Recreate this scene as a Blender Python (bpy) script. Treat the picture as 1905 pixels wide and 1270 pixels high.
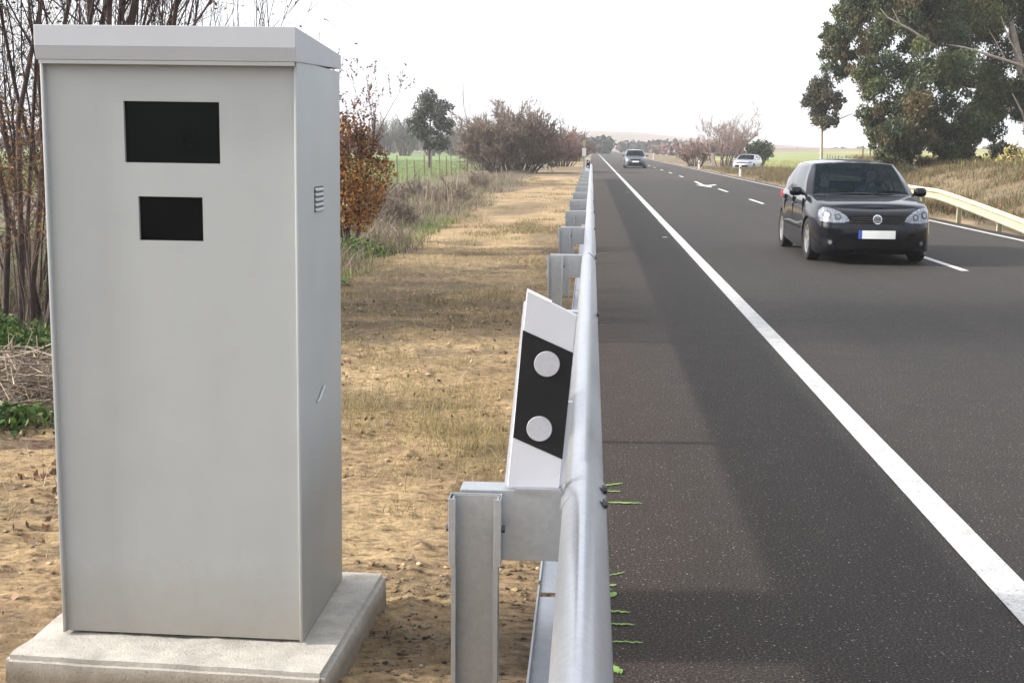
import bpy, bmesh, math, random
import numpy as np
from mathutils import Vector, Matrix, noise as mnoise
from mathutils.bvhtree import BVHTree

for o in list(bpy.data.objects): bpy.data.objects.remove(o)
scn = bpy.context.scene
COL = scn.collection
R = math.radians

# ------------------------------------------------------------ camera
F_PX, W_PX = 2350.0, 1905.0
CAM_H = 1.67
cam_d = bpy.data.cameras.new('camera'); cam = bpy.data.objects.new('camera', cam_d); COL.objects.link(cam)
cam_d.sensor_width = 36.0; cam_d.lens = 36.0*F_PX/W_PX; cam_d.clip_start = .05; cam_d.clip_end = 12000
vy = Vector((148, 362, -F_PX)); t_ = -(vy.dot(vy))/(148-.0095*362)
vx = -Vector((148+t_, 362-.0095*t_, -F_PX)); vx.normalize(); vy.normalize(); vz = vx.cross(vy)
rot = Matrix((vx, vy, vz))           # rows: world axes in camera space -> camera-to-world
cam.matrix_world = Matrix.Translation((0, 0, CAM_H)) @ rot.to_4x4()
scn.camera = cam

# ------------------------------------------------------------ sky, sun, exposure
SUN_EL, SUN_AZ = 26.8, -93.5         # azimuth from +Y, negative = to the left
w = bpy.data.worlds.new('World'); scn.world = w; w.use_nodes = True
nt = w.node_tree; nt.nodes.clear()
sky = nt.nodes.new('ShaderNodeTexSky'); sky.sky_type = 'NISHITA'; sky.sun_disc = False
sky.sun_elevation = R(SUN_EL); sky.sun_rotation = R(SUN_AZ); sky.air_density = 1.0; sky.dust_density = 7.0; sky.ozone_density = 1.0
hs = nt.nodes.new('ShaderNodeHueSaturation'); hs.inputs['Saturation'].default_value = .45
veil = nt.nodes.new('ShaderNodeMixRGB'); veil.inputs['Fac'].default_value = .34
veil.inputs['Color2'].default_value = (11.5, 11.9, 12.6, 1)      # thin bright cloud veil, same units as the sky
bg = nt.nodes.new('ShaderNodeBackground'); bg.inputs['Strength'].default_value = .115
wo = nt.nodes.new('ShaderNodeOutputWorld')
nt.links.new(sky.outputs[0], hs.inputs['Color']); nt.links.new(hs.outputs[0], veil.inputs['Color1'])
nt.links.new(veil.outputs[0], bg.inputs['Color']); nt.links.new(bg.outputs[0], wo.inputs['Surface'])
sd = bpy.data.lights.new('sun', 'SUN'); sun = bpy.data.objects.new('sun', sd); COL.objects.link(sun)
sd.energy = 3.3; sd.angle = R(2.6); sd.color = (1, .95, .87)
sdir = Vector((math.sin(R(SUN_AZ))*math.cos(R(SUN_EL)), math.cos(R(SUN_AZ))*math.cos(R(SUN_EL)), math.sin(R(SUN_EL))))
sun.rotation_euler = sdir.to_track_quat('Z', 'Y').to_euler(); sun.location = (-20, 0, 30)
scn.view_settings.view_transform = 'Standard'; scn.view_settings.look = 'None'
scn.view_settings.exposure = 1.2; scn.view_settings.gamma = 1.0; scn.view_settings.use_curve_mapping = False

# ------------------------------------------------------------ helpers
def tag(o, label=None, cat=None, group=None, kind=None):
    if label: o['label'] = label
    if cat: o['category'] = cat
    if group: o['group'] = group
    if kind: o['kind'] = kind
    return o
def empty(name, loc=(0, 0, 0), rz=0, label=None, cat=None, group=None, parent=None):
    o = bpy.data.objects.new(name, None); COL.objects.link(o); o.location = loc; o.rotation_euler = (0, 0, rz)
    o.empty_display_size = .1
    if parent: o.parent = parent
    return tag(o, label, cat, group)
def link(name, me, mat, parent=None):
    o = bpy.data.objects.new(name, me); COL.objects.link(o)
    if mat: me.materials.append(mat)
    if parent: o.parent = parent
    return o
def np_mesh(name, V, F, cols=None, smooth=False):
    """V (n,3), F list of int arrays (m,k)"""
    me = bpy.data.meshes.new(name)
    V = np.asarray(V, np.float32); F = [np.asarray(f, np.int32) for f in F if len(f)]
    me.vertices.add(len(V)); me.vertices.foreach_set('co', V.ravel())
    nl = sum(f.size for f in F); npoly = sum(len(f) for f in F)
    me.loops.add(nl); me.polygons.add(npoly)
    me.loops.foreach_set('vertex_index', np.concatenate([f.ravel() for f in F]))
    tot = np.concatenate([np.full(len(f), f.shape[1], np.int32) for f in F])
    st = np.concatenate([[0], np.cumsum(tot)[:-1]]).astype(np.int32)
    me.polygons.foreach_set('loop_start', st); me.polygons.foreach_set('loop_total', tot)
    me.polygons.foreach_set('use_smooth', np.full(npoly, smooth))
    if cols is not None:
        a = me.color_attributes.new('Col', 'FLOAT_COLOR', 'POINT')
        c = np.ones((len(V), 4), np.float32); c[:, :3] = cols
        a.data.foreach_set('color', c.ravel())
    me.update(calc_edges=True); me.validate()
    return me
class MB:
    def __init__(s): s.v = []; s.f = []
    def add(s, vs, fs):
        n = len(s.v); s.v += [tuple(v) for v in vs]; s.f += [tuple(i+n for i in f) for f in fs]; return s
    def box(s, x0, x1, y0, y1, z0, z1, ch=0.0):
        if ch <= 0:
            vs = [(x, y, z) for z in (z0, z1) for y in (y0, y1) for x in (x0, x1)]
            return s.add(vs, [(0, 2, 3, 1), (4, 5, 7, 6), (0, 1, 5, 4), (2, 6, 7, 3), (0, 4, 6, 2), (1, 3, 7, 5)])
        bm = bmesh.new(); bmesh.ops.create_cube(bm, size=1)
        for v in bm.verts: v.co = Vector(((x0+x1)/2+v.co.x*(x1-x0), (y0+y1)/2+v.co.y*(y1-y0), (z0+z1)/2+v.co.z*(z1-z0)))
        bmesh.ops.bevel(bm, geom=bm.edges[:], offset=ch, segments=2, affect='EDGES', profile=.5)
        bm.verts.index_update()
        s.add([v.co for v in bm.verts], [[v.index for v in f.verts] for f in bm.faces]); bm.free(); return s
    def prism(s, poly, fn0, fn1):
        """poly list of 2D, fn maps 2D->3D at both ends"""
        n = len(poly); vs = [fn0(*p) for p in poly]+[fn1(*p) for p in poly]
        return s.add(vs, [tuple(range(n-1, -1, -1)), tuple(range(n, 2*n))]+[(i, (i+1) % n, n+(i+1) % n, n+i) for i in range(n)])
    def tube(s, pts, rad, n=8, cap=True):
        pts = [Vector(p) for p in pts]; rad = rad if hasattr(rad, '__len__') else [rad]*len(pts)
        rings = []; ref = None
        for i, p in enumerate(pts):
            d = (pts[min(i+1, len(pts)-1)]-pts[max(i-1, 0)]).normalized()
            a = d.orthogonal().normalized() if ref is None else (ref-d*ref.dot(d)).normalized()
            ref = a; b = d.cross(a)
            rings.append([p+(a*math.cos(2*math.pi*k/n)+b*math.sin(2*math.pi*k/n))*rad[i] for k in range(n)])
        vs = [v for r in rings for v in r]; fs = []
        for i in range(len(pts)-1):
            for k in range(n): fs.append((i*n+k, i*n+(k+1) % n, (i+1)*n+(k+1) % n, (i+1)*n+k))
        if cap: fs += [tuple(range(n-1, -1, -1)), tuple(range((len(pts)-1)*n, len(pts)*n))]
        return s.add(vs, fs)
    def lathe(s, prof, n=32, axis='X', c=(0, 0, 0)):
        """prof (r, t) closed loop or open; axis X: t along x"""
        vs = []; m = len(prof)
        for k in range(n):
            a = 2*math.pi*k/n
            for r, t in prof:
                u, v = r*math.cos(a), r*math.sin(a)
                vs.append({'X': (c[0]+t, c[1]+u, c[2]+v), 'Y': (c[0]+u, c[1]+t, c[2]+v), 'Z': (c[0]+u, c[1]+v, c[2]+t)}[axis])
        fs = [(k*m+i, k*m+i+1, ((k+1) % n)*m+i+1, ((k+1) % n)*m+i) for k in range(n) for i in range(m-1)]
        return s.add(vs, fs)
    def grid(s, P):
        r, c = len(P), len(P[0])
        return s.add([p for row in P for p in row], [(i*c+j, i*c+j+1, (i+1)*c+j+1, (i+1)*c+j) for i in range(r-1) for j in range(c-1)])
    def build(s, name, mat, parent=None, smooth=None, fix=True, bevel=0):
        me = bpy.data.meshes.new(name); me.from_pydata([tuple(v) for v in s.v], [], s.f)
        bm = bmesh.new(); bm.from_mesh(me)
        if bevel: bmesh.ops.bevel(bm, geom=[e for e in bm.edges if len(e.link_faces) == 2 and e.calc_face_angle(0) > .5], offset=bevel, segments=2, affect='EDGES', profile=.5)
        if fix: bmesh.ops.remove_doubles(bm, verts=bm.verts, dist=1e-5); bmesh.ops.recalc_face_normals(bm, faces=bm.faces)
        bm.to_mesh(me); bm.free()
        if smooth is not None:
            me.polygons.foreach_set('use_smooth', [True]*len(me.polygons)); me.set_sharp_from_angle(angle=R(smooth))
        return link(name, me, mat, parent)

def vnoise(x, y, seed=0):
    """2-D value noise on arrays, 0..1"""
    xi = np.floor(x).astype(np.int64); yi = np.floor(y).astype(np.int64); fx = x-xi; fy = y-yi
    fx = fx*fx*(3-2*fx); fy = fy*fy*(3-2*fy)
    def h(a, b):
        n = (a*374761393+b*668265263+seed*1442695041) & 0x7fffffff
        n = ((n ^ (n >> 13))*1274126177) & 0x7fffffff
        return ((n ^ (n >> 16)) & 0xffff)/65535.0
    return (h(xi, yi)*(1-fx)+h(xi+1, yi)*fx)*(1-fy)+(h(xi, yi+1)*(1-fx)+h(xi+1, yi+1)*fx)*fy
def fbm(x, y, s, o=4, seed=0):
    a, t, n = 1.0, 0.0, 0.0
    for k in range(o):
        t = t+a*vnoise(x*s, y*s, seed+k*17); n += a; a *= .5; s *= 2.03
    return t/n
def sstep(a, b, x):
    t = np.clip((x-a)/(b-a), 0, 1); return t*t*(3-2*t)

# ------------------------------------------------------------ materials
def newmat(name):
    m = bpy.data.materials.new(name); m.use_nodes = True; n = m.node_tree
    return m, n, n.nodes['Principled BSDF']
def noise_node(n, scale, detail=6, rough=.6, stretch=None, coord='Object'):
    tc = n.nodes.new('ShaderNodeTexCoord'); nz = n.nodes.new('ShaderNodeTexNoise')
    nz.inputs['Scale'].default_value = scale; nz.inputs['Detail'].default_value = detail; nz.inputs['Roughness'].default_value = rough
    if stretch:
        mp = n.nodes.new('ShaderNodeMapping'); mp.inputs['Scale'].default_value = stretch
        n.links.new(tc.outputs[coord], mp.inputs[0]); n.links.new(mp.outputs[0], nz.inputs['Vector'])
    else: n.links.new(tc.outputs[coord], nz.inputs['Vector'])
    return nz
def ramp(n, src, stops):
    r = n.nodes.new('ShaderNodeValToRGB'); e = r.color_ramp.elements
    while len(e) < len(stops): e.new(.5)
    for k, (p, c) in enumerate(stops): e[k].position = p; e[k].color = (*c, 1) if len(c) == 3 else c
    n.links.new(src, r.inputs[0]); return r
def mixc(n, a, b, fac, mode='MIX'):
    m = n.nodes.new('ShaderNodeMixRGB'); m.blend_type = mode
    for k, s in ((0, fac), (1, a), (2, b)):
        if isinstance(s, (int, float)): m.inputs[k].default_value = s
        elif isinstance(s, tuple): m.inputs[k].default_value = (*s, 1)
        else: n.links.new(s, m.inputs[k])
    return m.outputs[0]
def bump(n, bs, src, strength=.3, dist=.01):
    b = n.nodes.new('ShaderNodeBump'); b.inputs['Strength'].default_value = strength; b.inputs['Distance'].default_value = dist
    n.links.new(src, b.inputs['Height']); n.links.new(b.outputs[0], bs.inputs['Normal']); return b
def pm(name, c1, c2=None, scale=8, rough=.6, metal=0, bmp=0, bscale=60, coat=0, spec=.5, coat_ior=1.5, stretch=None, lo=.3, hi=.7, bdist=.01):
    m, n, b = newmat(name); c2 = c2 or c1
    nz = noise_node(n, scale, stretch=stretch); r = ramp(n, nz.outputs[0], [(lo, c1), (hi, c2)])
    n.links.new(r.outputs[0], b.inputs['Base Color'])
    b.inputs['Roughness'].default_value = rough; b.inputs['Metallic'].default_value = metal
    b.inputs['Coat Weight'].default_value = coat; b.inputs['Coat Roughness'].default_value = .04; b.inputs['Coat IOR'].default_value = coat_ior
    b.inputs['Specular IOR Level'].default_value = spec
    if bmp: bump(n, b, noise_node(n, bscale).outputs[0], bmp, bdist)
    return m
def vmat(name, rough=.85, nscale=0, amt=.5, bmp=0, bscale=40, trans=0, bdist=.02):
    """colour from the mesh's own albedo attribute, broken up by noise"""
    m, n, b = newmat(name); a = n.nodes.new('ShaderNodeAttribute'); a.attribute_name = 'Col'; c = a.outputs['Color']
    if nscale:
        r = ramp(n, noise_node(n, nscale, 8, .7).outputs[0], [(.28, (1-amt,)*3), (.72, (1+amt*.7,)*3)]); c = mixc(n, c, r.outputs[0], 1.0, 'MULTIPLY')
    n.links.new(c, b.inputs['Base Color']); b.inputs['Roughness'].default_value = rough; b.inputs['Specular IOR Level'].default_value = .25
    if bmp: bump(n, b, noise_node(n, bscale, 8, .7).outputs[0], bmp, bdist)
    if trans:
        tr = n.nodes.new('ShaderNodeBsdfTranslucent'); mx = n.nodes.new('ShaderNodeMixShader'); mx.inputs[0].default_value = trans
        n.links.new(c, tr.inputs[0]); n.links.new(b.outputs[0], mx.inputs[1]); n.links.new(tr.outputs[0], mx.inputs[2])
        n.links.new(mx.outputs[0], n.nodes['Material Output'].inputs[0])
    return m

def asphalt():
    m, n, b = newmat('asphalt'); tc = n.nodes.new('ShaderNodeTexCoord')
    fine = noise_node(n, 105, 3, .75); base = ramp(n, fine.outputs[0], [(.36, (.002, .0018, .0016)), (.5, (.0165, .0147, .0135)), (.62, (.064, .055, .049)), (.70, (.150, .134, .122))])
    big = noise_node(n, .55, 5, .6, (1, .12, 1)); bt = ramp(n, big.outputs[0], [(.3, (.78, .78, .80)), (.7, (1.18, 1.13, 1.08))])
    c = mixc(n, base.outputs[0], bt.outputs[0], 1.0, 'MULTIPLY')
    blot = noise_node(n, 3.0, 6, .7); b2 = ramp(n, blot.outputs[0], [(.3, (.84, .83, .83)), (.7, (1.12, 1.12, 1.12))]); c = mixc(n, c, b2.outputs[0], 1.0, 'MULTIPLY')
    # shoulder next to the rail is browner, with dust
    sx = n.nodes.new('ShaderNodeSeparateXYZ'); n.links.new(tc.outputs['Object'], sx.inputs[0])
    mr = n.nodes.new('ShaderNodeMapRange'); mr.inputs[1].default_value = .05; mr.inputs[2].default_value = 1.6; mr.inputs[3].default_value = 1; mr.inputs[4].default_value = 0
    n.links.new(sx.outputs[0], mr.inputs[0]); c = mixc(n, c, mixc(n, c, (1.22, 1.05, .92), 1.0, 'MULTIPLY'), mr.outputs[0])
    # asphalt paler further on, past the end of the rail
    m2 = n.nodes.new('ShaderNodeMapRange'); m2.inputs[1].default_value = 67.0; m2.inputs[2].default_value = 67.4; n.links.new(sx.outputs[1], m2.inputs[0])
    c = mixc(n, c, mixc(n, c, (1.25, 1.2, 1.14), 1.0, 'MULTIPLY'), m2.outputs[0])
    # pale stones in the aggregate
    v = n.nodes.new('ShaderNodeTexVoronoi'); v.inputs['Scale'].default_value = 95; n.links.new(tc.outputs['Object'], v.inputs['Vector'])
    vs = n.nodes.new('ShaderNodeSeparateColor'); n.links.new(v.outputs['Color'], vs.inputs[0])
    st = ramp(n, vs.outputs[0], [(.935, (0, 0, 0)), (.985, (1, 1, 1))]); core = ramp(n, v.outputs['Distance'], [(.25, (1, 1, 1)), (.42, (0, 0, 0))])
    sm = mixc(n, st.outputs[0], core.outputs[0], 1.0, 'MULTIPLY')
    c = mixc(n, c, (.24, .225, .21), sm)
    n.links.new(c, b.inputs['Base Color']); b.inputs['Roughness'].default_value = .80; b.inputs['Specular IOR Level'].default_value = .28
    bump(n, b, noise_node(n, 110, 4, .7).outputs[0], .7, .006)
    return m
def galvanised(name, tint=(1, 1, 1), rough=.42):
    m, n, b = newmat(name); tc = n.nodes.new('ShaderNodeTexCoord')
    v = n.nodes.new('ShaderNodeTexVoronoi'); v.inputs['Scale'].default_value = 70; n.links.new(tc.outputs['Object'], v.inputs['Vector'])
    s = n.nodes.new('ShaderNodeSeparateColor'); n.links.new(v.outputs['Color'], s.inputs[0])
    r = ramp(n, s.outputs[0], [(0, tuple(.54*t for t in tint)), (1, tuple(.60*t for t in tint))])
    st = noise_node(n, 4, 3, .5, (1, .35, 1)); r2 = ramp(n, st.outputs[0], [(.2, (.92, .91, .90)), (.75, (1, 1, 1))])
    n.links.new(mixc(n, r.outputs[0], r2.outputs[0], 1.0, 'MULTIPLY'), b.inputs['Base Color'])
    rr = ramp(n, st.outputs[0], [(.1, (rough+.10,)*3), (.9, (rough-.05,)*3)]); n.links.new(rr.outputs[0], b.inputs['Roughness'])
    b.inputs['Metallic'].default_value = .85
    bump(n, b, noise_node(n, 22, 3).outputs[0], .035, .004)
    return m
def concrete():
    m, n, b = newmat('rough_concrete')
    r = ramp(n, noise_node(n, 9, 9, .7).outputs[0], [(.3, (.26, .24, .21)), (.7, (.44, .42, .38))])
    p = noise_node(n, 130, 4, .7); r2 = ramp(n, p.outputs[0], [(.30, (.5, .46, .42)), (.42, (1, 1, 1))])
    tc = n.nodes.new('ShaderNodeTexCoord'); sx = n.nodes.new('ShaderNodeSeparateXYZ'); n.links.new(tc.outputs['Object'], sx.inputs[0])
    c = mixc(n, r.outputs[0], r2.outputs[0], 1.0, 'MULTIPLY')
    mr = n.nodes.new('ShaderNodeMapRange'); mr.inputs[1].default_value = -.02; mr.inputs[2].default_value = .045; mr.inputs[3].default_value = 1; mr.inputs[4].default_value = 0   # darker and browner towards the ground
    n.links.new(sx.outputs[2], mr.inputs[0]); c = mixc(n, c, mixc(n, c, (.52, .45, .38), 1.0, 'MULTIPLY'), mr.outputs[0])
    n.links.new(c, b.inputs['Base Color']); b.inputs['Roughness'].default_value = .92
    bump(n, b, p.outputs[0], .55, .008); return m
def glass(name, tint=(.25, .3, .32), fac=.7, dark=(.01, .012, .015), spec=.5):
    m, n, b = newmat(name); b.inputs['Base Color'].default_value = (*dark, 1); b.inputs['Roughness'].default_value = .03; b.inputs['Specular IOR Level'].default_value = spec
    nz = noise_node(n, 3); rr = ramp(n, nz.outputs[0], [(.3, (.02,)*3), (.7, (.06,)*3)]); n.links.new(rr.outputs[0], b.inputs['Roughness'])
    tr = n.nodes.new('ShaderNodeBsdfTransparent'); tr.inputs[0].default_value = (*tint, 1)
    mx = n.nodes.new('ShaderNodeMixShader'); mx.inputs[0].default_value = fac
    n.links.new(b.outputs[0], mx.inputs[1]); n.links.new(tr.outputs[0], mx.inputs[2]); n.links.new(mx.outputs[0], n.nodes['Material Output'].inputs[0]); return m

M = {}
M['asphalt'] = asphalt()
M['galv'] = galvanised('galvanised_steel', (.78, .81, .87), .30); M['galv_post'] = galvanised('weathered_galvanised_steel', (.76, .80, .84), .42)
M['concrete'] = concrete()
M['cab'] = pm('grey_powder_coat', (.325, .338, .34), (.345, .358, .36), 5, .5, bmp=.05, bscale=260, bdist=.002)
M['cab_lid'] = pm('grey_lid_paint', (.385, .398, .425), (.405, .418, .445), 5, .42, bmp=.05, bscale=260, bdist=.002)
M['black_glass'] = pm('black_glass', (.002, .0025, .0025), (.004, .005, .005), 4, .2, spec=.10)
M['white_line'] = pm('worn_white_paint', (.32, .316, .313), (.47, .465, .462), 7, .75, bmp=.4, bscale=130, bdist=.004, lo=.28, hi=.55)
n = M['white_line'].node_tree; b = n.nodes['Principled BSDF']; src = b.inputs['Base Color'].links[0].from_socket
n.links.new(mixc(n, src, ramp(n, noise_node(n, 75, 5, .75).outputs[0], [(.34, (.35, .34, .33)), (.45, (.88, .88, .88)), (.62, (1.06, 1.06, 1.06))]).outputs[0], 1.0, 'MULTIPLY'), b.inputs['Base Color'])
M['dash_paint'] = pm('worn_dash_paint', (.45, .44, .42), (.70, .69, .67), 5, .75)
M['green_spray'] = pm('green_spray_paint', (.07, .16, .03), (.22, .33, .07), 60, .7)
M['delin_white'] = pm('white_plastic', (.47, .475, .51), (.53, .535, .57), 6, .4)
M['delin_black'] = pm('black_film', (.006, .006, .007), (.012, .012, .012), 6, .55, spec=.25)
M['reflector'] = pm('reflector_film', (.36, .36, .39), (.42, .42, .45), 90, .35)
M['cream'] = pm('cream_steel', (.32, .30, .185), (.42, .39, .26), 3, .5)
M['dark_steel'] = pm('dark_steel', (.04, .04, .045), (.10, .10, .10), 20, .5, .5)
M['tar'] = pm('tar_joint', (.012, .011, .011), (.03, .028, .027), 20, .6)
M['bark'] = pm('brown_bark', (.030, .020, .018), (.085, .058, .048), 14, .9, bmp=.6, bscale=40)
M['bark_pale'] = pm('pale_bark', (.26, .21, .18), (.46, .40, .35), 5, .8)
M['wood'] = pm('weathered_wood', (.10, .075, .055), (.22, .17, .13), 9, .9)
M['leaf'] = vmat('foliage', .6, trans=.18); M['twig'] = vmat('twigs', .9)
M['grass'] = vmat('grass_blades', .75, trans=.3)
M['black_paint'] = pm('black_car_paint', (.0042, .0048, .0085), (.006, .0068, .011), 3, .34, .5, coat=1.0, spec=.06, coat_ior=1.38)
M['grey_paint'] = pm('blue_grey_car_paint', (.030, .040, .058), (.042, .052, .070), 3, .3, coat=1)
M['white_paint'] = pm('silver_car_paint', (.34, .35, .39), (.40, .41, .45), 3, .3, .5, coat=1)
M['purple_paint'] = pm('dark_purple_car_paint', (.03, .02, .04), (.04, .028, .05), 3, .3, coat=1)
M['trim'] = pm('black_trim', (.004, .004, .004), (.009, .009, .009), 25, .7, spec=.10)
M['rubber'] = pm('tyre_rubber', (.010, .010, .010), (.024, .023, .021), 20, .85, spec=.2)
M['alloy'] = pm('alloy_wheel', (.50, .50, .52), (.62, .62, .64), 8, .32, .8)
M['chrome'] = pm('chrome', (.66, .66, .70), (.74, .74, .78), 8, .18, .9)
M['lamp'] = pm('headlamp_lens', (.08, .09, .11), (.30, .32, .37), 30, .16, .5, coat=.4)
M['plate'] = pm('plate_white', (.78, .78, .76), (.82, .82, .80), 4, .5)
M['plate_blue'] = pm('plate_blue', (.03, .07, .35), (.04, .09, .40), 4, .5)
M['screen'] = glass('windscreen_glass', (.42, .58, .64), .78, (.004, .020, .030), .35); M['side_glass'] = glass('side_glass', (.45, .48, .5), .10, (.01, .012, .015), 1.0)
M['cloth'] = pm('dark_cloth', (.02, .02, .025), (.05, .045, .05), 20, .9)
M['skin'] = pm('skin', (.42, .25, .18), (.50, .31, .23), 12, .55); M['hair'] = pm('dark_hair', (.012, .009, .007), (.03, .022, .016), 40, .7)
M['seat'] = pm('seat_fabric', (.02, .02, .022), (.035, .035, .038), 60, .9)

for k_ in ('cab', 'cab_lid'):
    n = M[k_].node_tree; b = n.nodes['Principled BSDF']; src = b.inputs['Base Color'].links[0].from_socket
    st = ramp(n, noise_node(n, 5, 8, .65, (1, 1, .10)).outputs[0], [(.36, (.90, .89, .87)), (.56, (1, 1, 1))]); c = mixc(n, src, st.outputs[0],  .28, 'MULTIPLY')
    tc = n.nodes.new('ShaderNodeTexCoord'); sx = n.nodes.new('ShaderNodeSeparateXYZ'); n.links.new(tc.outputs['Object'], sx.inputs[0])
    dn = noise_node(n, 14, 6, .7); ad = n.nodes.new('ShaderNodeMath'); ad.operation = 'MULTIPLY_ADD'; ad.inputs[1].default_value = -.22; n.links.new(dn.outputs[0], ad.inputs[0]); n.links.new(sx.outputs[2], ad.inputs[2])
    mr = n.nodes.new('ShaderNodeMapRange'); mr.inputs[1].default_value = -.12; mr.inputs[2].default_value = .16; mr.inputs[3].default_value = 1; mr.inputs[4].default_value = 0; n.links.new(ad.outputs[0], mr.inputs[0])
    c = mixc(n, c, mixc(n, c, (.80, .72, .62), 1.0, 'MULTIPLY'), mr.outputs[0]); n.links.new(c, b.inputs['Base Color'])
    sp = ramp(n, noise_node(n, 48, 3, .5).outputs[0], [(.70, (0, 0, 0)), (.78, (1, 1, 1))]); n.links.new(mixc(n, c, (.20, .185, .165), mixc(n, sp.outputs[0], (.35, .35, .35), 1.0, 'MULTIPLY')), b.inputs['Base Color'])

# ------------------------------------------------------------ ground
def gh(x, y):
    """ground height of the land around the road"""
    z = np.full(np.shape(x), -.05)
    z = z+sstep(10, 15.5, x)*1.15*(1-sstep(70, 92, y))*sstep(12, 34, y)
    z = z+sstep(22, 90, x)*2.0*sstep(30, 90, y)
    z = z-sstep(3.6, 7.5, -x)*.10
    z = z+(fbm(x, y, .35, 3, 5)-.5)*.16*sstep(3.0, 6, -x)*(1-sstep(150, 300, y))
    z = z+(fbm(x, y, .3, 3, 8)-.5)*.30*sstep(10.5, 15, x)*(1-sstep(200, 400, y))
    return z
def gcol(x, y):
    n1 = fbm(x, y, .5, 4, 21)[..., None]; n2 = fbm(x, y, 2.3, 4, 31)[..., None]; n3 = fbm(x, y, .05, 3, 41)[..., None]; n4 = fbm(x, y, 9., 3, 51)[..., None]
    A = lambda *c: np.array(c)
    dirt = A(.312, .222, .122)*(.58+.72*n2)+A(.06, .045, .015)*(n1-.5)
    dirt = dirt*(1-.45*sstep(.52, .74, n1)*1)+A(.15, .115, .075)*.45*sstep(.52, .74, n1)
    stp = sstep(.43, .57, fbm(x*.5, y*.14, 1.0, 4, 23))[..., None]*sstep(14, 24, y)[..., None]; dirt = dirt+(A(.125, .092, .052)-dirt)*stp*.75
    weed = A(.125, .095, .070)*(.55+.9*n2); green = A(.10, .145, .035)*(.6+.7*n2)
    weed = weed+(green-weed)*sstep(.50, .70, fbm(x, y, .33, 3, 61))[..., None]*.75
    field = A(.132, .195, .062)*(.7+.5*n3)*(.8+.4*n1)
    brown = A(.145, .108, .062)*(.55+.85*n2); yel = A(.30, .25, .105)*(.7+.55*n1); yel = yel+(A(.17, .21, .07)-yel)*sstep(.4, .65, n3)
    far = A(.16, .125, .10)*(.7+.6*n3)
    wob = (fbm(x, y, .4, 3, 71)-.5)*1.8; wob2 = (fbm(x, y, .12, 3, 77)-.5)*8
    c = dirt*1.0
    m = sstep(3.1, 3.9, -x+wob)[..., None]; c = c*(1-m)+weed*m
    m = (sstep(8.0, 10.5, -x+wob)*sstep(46, 54, y+wob2))[..., None]; c = c*(1-m)+field*m
    m = sstep(9.0, 9.9, x+wob)[..., None]; c = c*(1-m)+brown*m
    m = (sstep(14.5, 19, x+wob)*(.35+.65*sstep(40, 75, y)))[..., None]; c = c*(1-m)+yel*m
    m = sstep(260, 420, y)[..., None]; c = c*(1-m)+far*m
    return np.clip(c*(.85+.3*n4), .01, .8)
def axis(lo, hi, fine_lo, fine_hi, step, grow=1.13):
    a = list(np.arange(fine_lo, fine_hi, step)); s = step
    while a[-1] < hi: s *= grow; a.append(a[-1]+s)
    s = step
    while a[0] > lo: s *= grow; a.insert(0, a[0]-s)
    return np.array(a)
def sheet(name, xs, ys, zf, cf, mat):
    X, Y = np.meshgrid(xs, ys); Z = zf(X, Y); nx, ny = len(xs), len(ys)
    V = np.stack([X, Y, Z], -1).reshape(-1, 3); i = np.arange(nx*ny).reshape(ny, nx)
    Fq = np.stack([i[:-1, :-1], i[:-1, 1:], i[1:, 1:], i[1:, :-1]], -1).reshape(-1, 4)
    return link(name, np_mesh(name, V, [Fq], cf(X, Y).reshape(-1, 3), True), mat)
M['ground'] = vmat('soil', .95, 7, .35, .5, 16, bdist=.04)
def big_z(x, y):
    z = gh(x, y)-.03
    inpatch = sstep(-6.9, -6.6, x)*sstep(.12, .0, x)*sstep(.7, 1.1, y)*(1-sstep(23.2, 23.6, y))
    inroad = sstep(-.3, 0., x)*sstep(8.75, 8.45, x)
    return z-.16*inpatch-.08*inroad
xs = axis(-3500, 3500, -16, 24, .22); ys = axis(-60, 4200, 0, 60, .35, 1.06)
tag(sheet('ground', xs, ys, big_z, gcol, M['ground']), kind='structure')
# near verge: real clods, ruts and crusts
M['verge'] = vmat('dry_verge_soil', .95, 30, .45, .9, 60, bdist=.015)
n = M['verge'].node_tree; b = n.nodes['Principled BSDF']; src = b.inputs['Base Color'].links[0].from_socket     # straw, crumbs and dead stems lying slantwise
nz = noise_node(n, 16, 7, .72, (.55, 1.9, 1)); nz.inputs['Vector'].links[0].from_node.inputs['Rotation'].default_value = (0, 0, R(-16))
n.links.new(mixc(n, src, ramp(n, nz.outputs[0], [(.36, (.33, .30, .29)), (.47, (.88, .87, .85)), (.66, (1.28, 1.26, 1.20))]).outputs[0], 1.0, 'MULTIPLY'), b.inputs['Base Color'])
def verge_d(x, y):
    u = x*.96+y*.28; v = -x*.28+y*.96                           # ruts run slantwise
    d = (fbm(x, y, 1.1, 3, 3)-.5)*.05
    d = d+(1-np.abs(2*fbm(u*.45, v*2.2, 2.0, 4, 9)-1))**2*.028-.015
    d = d+(fbm(u*.45, v*2.8, 6.5, 4, 29)-.5)*.040
    cl_ = sstep(.45, .65, fbm(x, y, 1.6, 2, 33))
    d = d+np.clip(fbm(x, y, 9., 3, 15)-.56, 0, 1)*.09*cl_+(fbm(x, y, 26., 2, 19)-.5)*.014
    return d
def verge_z(x, y):
    e = sstep(-6.8, -6.2, x)*sstep(.02, -.30, x)*sstep(.9, 1.4, y)*(1-sstep(21.5, 23, y))
    return gh(x, y)-.012+verge_d(x, y)*(.15+.85*e)*(.35+.65*sstep(-.1, -.6, x))
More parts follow.
